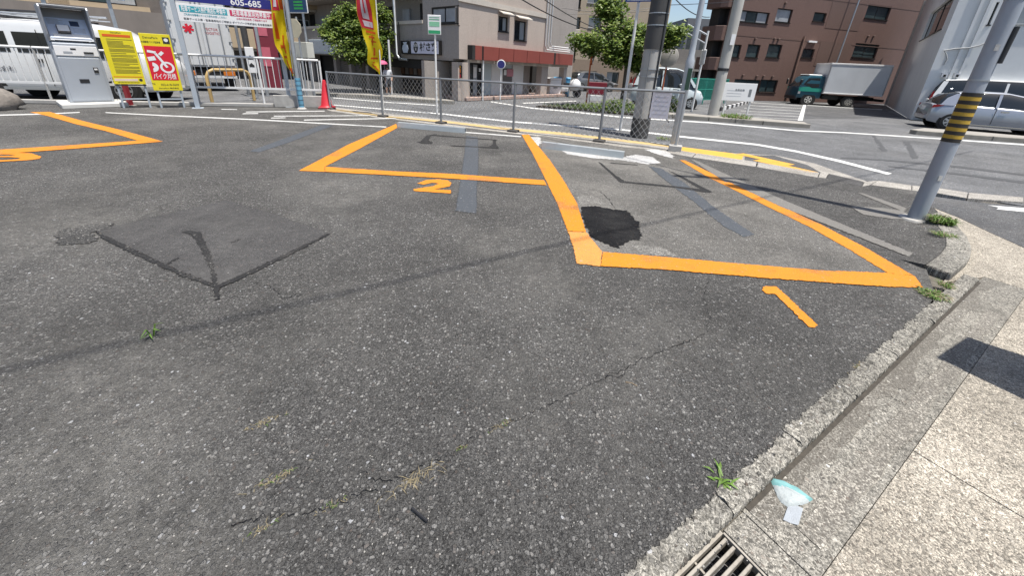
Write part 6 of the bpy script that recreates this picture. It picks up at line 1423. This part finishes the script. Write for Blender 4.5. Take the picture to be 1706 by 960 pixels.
PE = [(0,1),(1,2),(2,3),(3,4),(4,5),(0,6),(6,7),(7,8),(8,9),(0,10),(10,11),(11,12),(12,13),(2,14),(14,15),(15,16),(16,17),(2,18),(18,19),(19,20),(20,21)]
PR = [.15,.14,.16,.07,.06,.10,.10,.065,.045,.04,.10,.065,.045,.04,.07,.05,.038,.035,.07,.05,.038,.035]
bo = skin_mesh('body', PV, PE, PR, [M_shirt, M_trou, M_skin], ps)
for p in bo.data.polygons: c = p.center; p.material_index = 2 if (c.z > 1.43 or (abs(c.x) > .15 and c.z < 1.16 and c.z > .7) or (.12 < c.z < .45)) else (1 if c.z < .95 else 0)
MB().lathe([(.02,1.72),(.09,1.71),(.115,1.64),(.112,1.56),(.09,1.52)], 14, 0, Matrix.Translation((0,.015,0))).build('hair', M_hair, bo, smooth=60)
um = thing('pink_umbrella', 'open pink umbrella held by the walking person', 'umbrella', (pp.x-.05, pp.y-.25, pp.z), R(200))
M_um = mat('pink_umbrella_cloth', (.62,.13,.26), .6, trans=.3)
prof = [(.36*math.sin(a), 1.72+.24*math.cos(a)) for a in [R(q) for q in (88,72,55,38,20,2)]]
MB().lathe(prof, 16, 0, Matrix.Translation((0,-.05,-.02)) @ Matrix.Rotation(R(6),4,'Y')).build('canopy', M_um, um, smooth=30); MB().tube([(0.05,.05,1.10),(-.02,-.05,2.06)], .010, 6).build('shaft', M_galv, um)

ps.scale = (.72,.72,.72); um.scale = (.72,.72,.72); um.location = (pp.x-.04, pp.y-.18, pp.z)
# ---- trees
M_leaf = [mat('leaf_green', (.105,.165,.028), .5, var=.25, vscale=3, trans=.35), mat('leaf_light', (.20,.26,.05), .5, var=.2, vscale=3, trans=.35), mat('leaf_dark', (.060,.105,.022), .55, var=.25, vscale=3, trans=.25)]
M_bark = mat('bark', (.085,.07,.055), .9, var=.3, vscale=12, bump=.8, bscale=20)
def leaf(mb, p, s_, mi, rng):
    d = Vector((rng.gauss(0,1), rng.gauss(0,1), rng.gauss(-.25,.6))).normalized(); a = d.cross(Vector((0,0,1)));
    if a.length < 1e-3: a = Vector((1,0,0))
    a.normalize(); n = d.cross(a)*.22*s_; w = a*s_*.34
    tip = p+d*s_; m = p+d*s_*.5
    i = len(mb.v); mb.v += [tuple(p), tuple(m+w+n), tuple(tip), tuple(m-w+n)]; mb.f.append((i,i+1,i+2)); mb.f.append((i,i+2,i+3)); mb.m += [mi, mi]
def tree(name, label, base, h_tr, blobs, nleaf, seed, lsz=.13, tr=.11, group='street trees'):
    rng = random.Random(seed); t = thing(name, label, 'tree', tuple(base), 0, group)
    mbt = MB(); top = Vector((rng.gauss(0,.1), rng.gauss(0,.1), h_tr)); mbt.tube([(0,0,-.05),(.02,.03,h_tr*.5),tuple(top)], [tr,tr*.8,tr*.62], 10)
    trunk = mbt.build('trunk', M_bark, t, smooth=50); mb = MB(); br = MB()
    for c, r in blobs:
        c = Vector(c); mid = top.lerp(c, .5)+Vector((rng.gauss(0,.12), rng.gauss(0,.12), .1)); br.tube([top, mid, c], [tr*.5, tr*.32, tr*.12], 6)
        vol = r[0]*r[1]*r[2]; ntw = 16
        for k in range(ntw):
            d = Vector((rng.gauss(0,1), rng.gauss(0,1), rng.gauss(0,1))).normalized(); q = c+Vector((d.x*r[0], d.y*r[1], d.z*r[2]))*rng.uniform(.55,1.08)
            br.tube([c.lerp(q,.1), c.lerp(q, .6)+Vector((0,0,.04)), q], [tr*.14, tr*.08, .004], 4, cap=False)
            for j in range(int(nleaf/len(blobs)/ntw)):
                f = rng.random()**.6; p = c.lerp(q, .25+.75*f)+Vector((rng.gauss(0,.14), rng.gauss(0,.14), rng.gauss(0,.11)))
                leaf(mb, p, lsz*rng.uniform(.7,1.3), rng.choice((0,0,0,1,1,2)), rng)
    br.build('limbs', M_bark, trunk, smooth=50); o = mb.build('crown', M_leaf, t); o['kind'] = 'stuff'
    return t
tc_ = G(1034,182,ZR)
def blob(px, py, dy, r):    # position relative to base at depth base.y+dy
    pass
def rel(base, px, py, dd=0.0):
    d = ray(px, py); t = (base.y+dd)/d.y; p = Vector((0,0,CAMH))+d*t; return tuple(p-Vector(base))
B_ = [(rel(tc_,1035,45),(1.1,1.1,.75)), (rel(tc_,1000,75,-.5),(.8,.9,.5)), (rel(tc_,975,70,.3),(.7,.8,.3)), (rel(tc_,1060,70,-.6),(.9,.9,.6)), (rel(tc_,1018,20,.4),(.5,.6,.4)), (rel(tc_,1090,55,.3),(.8,.8,.5)), (rel(tc_,1118,52,.2),(.65,.7,.35)), (rel(tc_,1030,95,0),(.8,.9,.4)), (rel(tc_,1110,68,.4),(.6,.7,.25)), (rel(tc_,1058,105,.3),(.5,.6,.3)), (rel(tc_,1012,8,.5),(.35,.4,.3)), (rel(tc_,1045,70,.9),(1.0,.9,.7))]
tree('street_tree', 'broad green street tree behind the thick utility pole', tc_, 1.9, B_, 17000, 3, .15)
tl_ = G(607,154,ZR)
B_ = [(rel(tl_,590,45),(1.0,1.0,.75)), (rel(tl_,560,45,.2),(.7,.8,.5)), (rel(tl_,580,80,-.4),(1.1,1.0,.6)), (rel(tl_,625,60,.2),(.9,.9,.7)), (rel(tl_,640,60,.3),(.45,.6,.25)), (rel(tl_,575,25,.1),(.6,.7,.4)), (rel(tl_,600,95,.2),(.9,.9,.45)), (rel(tl_,628,90,0),(.7,.8,.4)), (rel(tl_,552,55,.1),(.4,.5,.3)), (rel(tl_,632,22,.2),(.45,.5,.4)), (rel(tl_,605,60,.9),(1.1,.9,.9))]
tree('street_tree', 'rounded dark green street tree in front of the shop shutters', tl_, 1.7, B_, 15000, 8, .14)
# planted verge and hedge bushes
def bush(name, label, c, r, n, seed, lsz=.09, mats=None, group='shrubs on the verge'):
    rng = random.Random(seed); t = thing(name, label, 'shrub', tuple(c), 0, group); mb = MB()
    for k in range(n):
        d = Vector((rng.gauss(0,1), rng.gauss(0,1), abs(rng.gauss(0,1)))).normalized(); f = rng.uniform(.5,1.05); leaf(mb, Vector((d.x*r[0]*f, d.y*r[1]*f, d.z*r[2]*f)), lsz*rng.uniform(.7,1.3), rng.choice((0,0,1,2,2)), rng)
    o = mb.build('foliage', mats or M_leaf, t); o['kind'] = 'stuff'; br = MB()
    for k in range(5): a = rng.uniform(0,6.28); br.tube([(0,0,0),(math.cos(a)*r[0]*.3, math.sin(a)*r[1]*.3, r[2]*.6)], [.02,.008], 5)
    br.build('stems', M_bark, t); return t
bush('verge_shrub', 'dense green shrub at the foot of the centre street tree', G(1025,188,ZR), (.9,.5,.55), 1400, 1); bush('verge_shrub', 'dark green shrub right of the thick utility pole', G(1112,189,ZR), (.45,.4,.75), 1000, 2); bush('verge_shrub', 'small dark shrub beside the orange mirror pole', G(985,184,ZR), (.8,.4,.32), 900, 3); bush('verge_shrub', 'low trailing shrub between tree and pole', G(1062,189,ZR), (.6,.4,.40), 800, 4)
gp_ = MB(); rng = random.Random(5); vg = [G(x, y, ZR) for x, y in ((893,178.5),(940,182),(1000,188),(1055,192.5),(1058,186),(1000,178),(940,176.5))]
verge = tag(MB().prism(vg, -.1, .05).build('planted_verge', mat('verge_soil', (.05,.042,.032), .95, var=.4, vscale=9, bump=1, bscale=30)), kind='structure')
for k in range(1500):
    a = vg[0].lerp(vg[3], rng.random()**.7); b = vg[6].lerp(vg[4], rng.random()); p = a.lerp(b, rng.random()*.9); leaf(gp_, Vector((p.x, p.y, .05+abs(rng.gauss(0,.07)))), .09*rng.uniform(.6,1.2), rng.choice((2,)), rng)
tag(gp_.build('ground_cover', M_leaf), 'low dark ground cover filling the planted verge', 'ground cover', kind='stuff')
# grass tufts
M_gr = [mat('grass_green', (.10,.17,.03), .6, var=.3, vscale=20, trans=.3), mat('grass_dry', (.24,.20,.12), .8, var=.3, vscale=20, trans=.2), mat('weed_bright', (.14,.25,.045), .5, var=.2, vscale=20, trans=.35)]
def tuft(name, label, c, n, h_, spread, w, seed, weights=(2,0,0), lay=.6, group='weeds in the cracks'):
    rng = random.Random(seed); mb = MB()
    for k in range(n):
        a = rng.uniform(0,6.283); r = spread*rng.random()**.7; p = Vector((math.cos(a)*r, math.sin(a)*r, 0)); b = a+rng.gauss(0,.9)
        if lay > .65 and name == 'dry_grass': p = Vector((.85*(c_ := rng.gauss(0, spread*.9)) + rng.gauss(0, spread*.22), .55*c_ + rng.gauss(0, spread*.22), 0)); b = rng.uniform(0, 6.283)
        L0 = h_*rng.uniform(.5,1.2); lz = rng.uniform(.25,1)*(1-lay)+.12
        d = Vector((math.cos(b), math.sin(b), 0)); s_ = Vector((-d.y, d.x, 0))*w*rng.uniform(.6,1.2); m1 = p+d*L0*.5*lay+Vector((0,0,L0*lz)); m2 = p+d*L0*(.5+lay*.5)+Vector((0,0,L0*lz*rng.uniform(.3,1.1)))
        i = len(mb.v); mb.v += [tuple(p-s_*.6), tuple(p+s_*.6), tuple(m1+s_), tuple(m1-s_), tuple(m2)]; mi = rng.choices((0,1,2), weights)[0]
        mb.f += [(i,i+1,i+2,i+3),(i+3,i+2,i+4)]; mb.m += [mi, mi]
    o = tag(mb.build(name, M_gr), label, 'weed', group, ); o.location = c; FRAME[o.name] = Matrix.Translation(Vector(c)); return o
tuft('grass_weed', 'bright green grassy weed growing at the kerb edge', G(1200,798,.0), 15, .065, .035, .0055, 31, (2,1,5), .8)
tuft('bushy_weed', 'round dark green weed at the foot of the striped pole', G(1567,372,.04), 420, .13, .10, .006, 2, (5,1,1), .45); tuft('bushy_weed', 'flat grass patch on the kerb below the round weed', G(1572,392,.04), 160, .06, .10, .004, 3, (4,2,1), .7)
tuft('grass_weed', 'dry green grass clump at the end of the raised kerb', G(1553,492,.0), 200, .06, .09, .004, 4, (4,3,1), .7); tuft('grass_weed', 'small grass clump in the joint below the raised kerb', G(1575,478,.0), 90, .07, .04, .004, 5, (4,3,1), .5)
tuft('thin_weed', 'single pale green weed sprig standing on the cracked asphalt', G(254,560,.0), 7, .10, .012, .006, 6, (1,0,5), .4)
tuft('dry_grass', 'dry straw spread beside the long crack', G(690,800,.0), 56, 0.042, .06, .0012, 7, (0,6,0), .97); tuft('dry_grass', 'dry tuft in the upper part of the long crack', G(838,708,.0), 35, 0.021, .03, .0012, 8, (1,6,0), .9); tuft('dry_grass', 'small green tuft in the middle of the long crack', G(768,748,.0), 21, 0.018, .014, .0014, 9, (3,3,0), .7)
tuft('dry_grass', 'dry moss and straw left of the short crack', G(455,800,.0), 49, 0.024, .05, .0014, 10, (2,5,0), .9); tuft('dry_grass', 'olive tuft along the short crack', G(555,842,.0), 28, 0.018, .03, .0014, 11, (3,3,0), .8); tuft('dry_grass', 'straw clump in the left part of the lot', G(438,705,.0), 42, 0.024, .04, .0014, 12, (1,5,0), .9); tuft('dry_grass', 'straw in the crack near the bottom left', G(440,880,.0), 28, 0.018, .03, .0014, 13, (2,4,0), .85)
tuft('dry_grass', 'brownish straw by the gutter edge', G(1432,612,.0), 62, 0.024, .05, .0016, 14, (1,5,0), .9)
tuft('verge_grass', 'grass growing along the far pavement under the white billboard', G(1225,196,.12), 300, .22, .5, .012, 15, (5,2,1), .5); tuft('verge_grass', 'grass tuft at the fence foot left of the lamp post', G(1105,232,.0), 120, .12, .16, .006, 16, (5,2,1), .6)
# stick and twig
stk = tag(MB().tube([(0,0,.006),(.03,-.035,.008)], .0028, 6).build('black_stick', M_blackp), 'short black stick lying on the asphalt', 'stick'); p = G(686,850); q = G(712,873); d = q-p; stk.location = p; stk.scale = (d.length/.0461,)*3; stk.rotation_euler = (0,0,math.atan2(d.y,d.x)-math.atan2(-.035,.03))
tw2 = tag(MB().tube([(0,0,.004),(.03,.004,.007),(.06,-.004,.005)], .0016, 5).build('dry_twig', mat('twig_brown', (.26,.19,.11), .8)), 'small pale twig lying near the long crack', 'twig'); tw2.location = G(1042,638); tw2.rotation_euler = (0,0,R(-20))

# ---- discarded face mask
M_mask = mat('mask_white', (.42,.46,.46), .75, var=.06, vscale=30, trans=.25, bump=.3, bscale=120); M_maskb = mat('mask_teal', (.20,.42,.42), .7, var=.08, trans=.25); M_tis = mat('tissue_grey', (.36,.39,.42), .8, var=.1, vscale=40, bump=.4, bscale=150, trans=.25)
mk0 = G(1318,826,ZG); mk = thing('face_mask', 'crumpled white and teal face mask lying in the gutter', 'face mask', tuple(mk0))
out = [(1283,800),(1292,800),(1304,804),(1322,813),(1340,824),(1353,836),(1340,842),(1326,846),(1312,847),(1300,838),(1292,824),(1286,810)]
P_ = [G(x, y, ZG)-mk0 for x, y in out]
P_ = [p.lerp(P_[(j+1) % len(P_)], f) for j, p in enumerate(P_) for f in (0, .34, .67)]; n = len(P_); rings = 9; mb = MB(); V_ = []
ax = (P_[15]-P_[0]).normalized(); pv = Vector((-ax.y, ax.x, 0))
for k in range(rings+1):
    f = 1-k/rings*.98; row = []
    for j, p in enumerate(P_):
        q = p*f; t_ = q.dot(pv); l_ = q.dot(ax)
        z = .004+.020*math.sqrt(max(0, 1-f*f)) + .0030*math.sin(t_*330+4*l_) + .007*noise.noise(q*38+Vector((3,7,0)))*(.35+.65*f)
        row.append((q.x, q.y, max(.002, z)))
    V_.append(row)
for k in range(rings):
    for j in range(n):
        c = (Vector(V_[k][j])+Vector(V_[k+1][j]))/2; mb.face([V_[k][j], V_[k][(j+1) % n], V_[k+1][(j+1) % n], V_[k+1][j]], 1 if c.dot(pv) > .007 + .010*math.sin(c.dot(ax)*25) else 0)
mb.face(V_[-1]); mb.build('mask_body', [M_mask, M_maskb], mk, smooth=50)
fp_ = [G(x, y, ZG)-mk0 for x, y in ((1312,846),(1325,845),(1338,848),(1334,862),(1329,878),(1317,873),(1304,868),(1308,857))]
mb = MB(); c = sum((Vector(p) for p in fp_), Vector())/len(fp_)
for j in range(len(fp_)): a, b = fp_[j], fp_[(j+1) % len(fp_)]; mb.face([(a.x,a.y,.005+.004*math.sin(j*2.1)), (b.x,b.y,.005+.004*math.sin((j+1)*2.1 if j+1 < len(fp_) else 0)), (c.x,c.y,.009)])
mb.build('ear_flap', M_tis, mk, smooth=70)
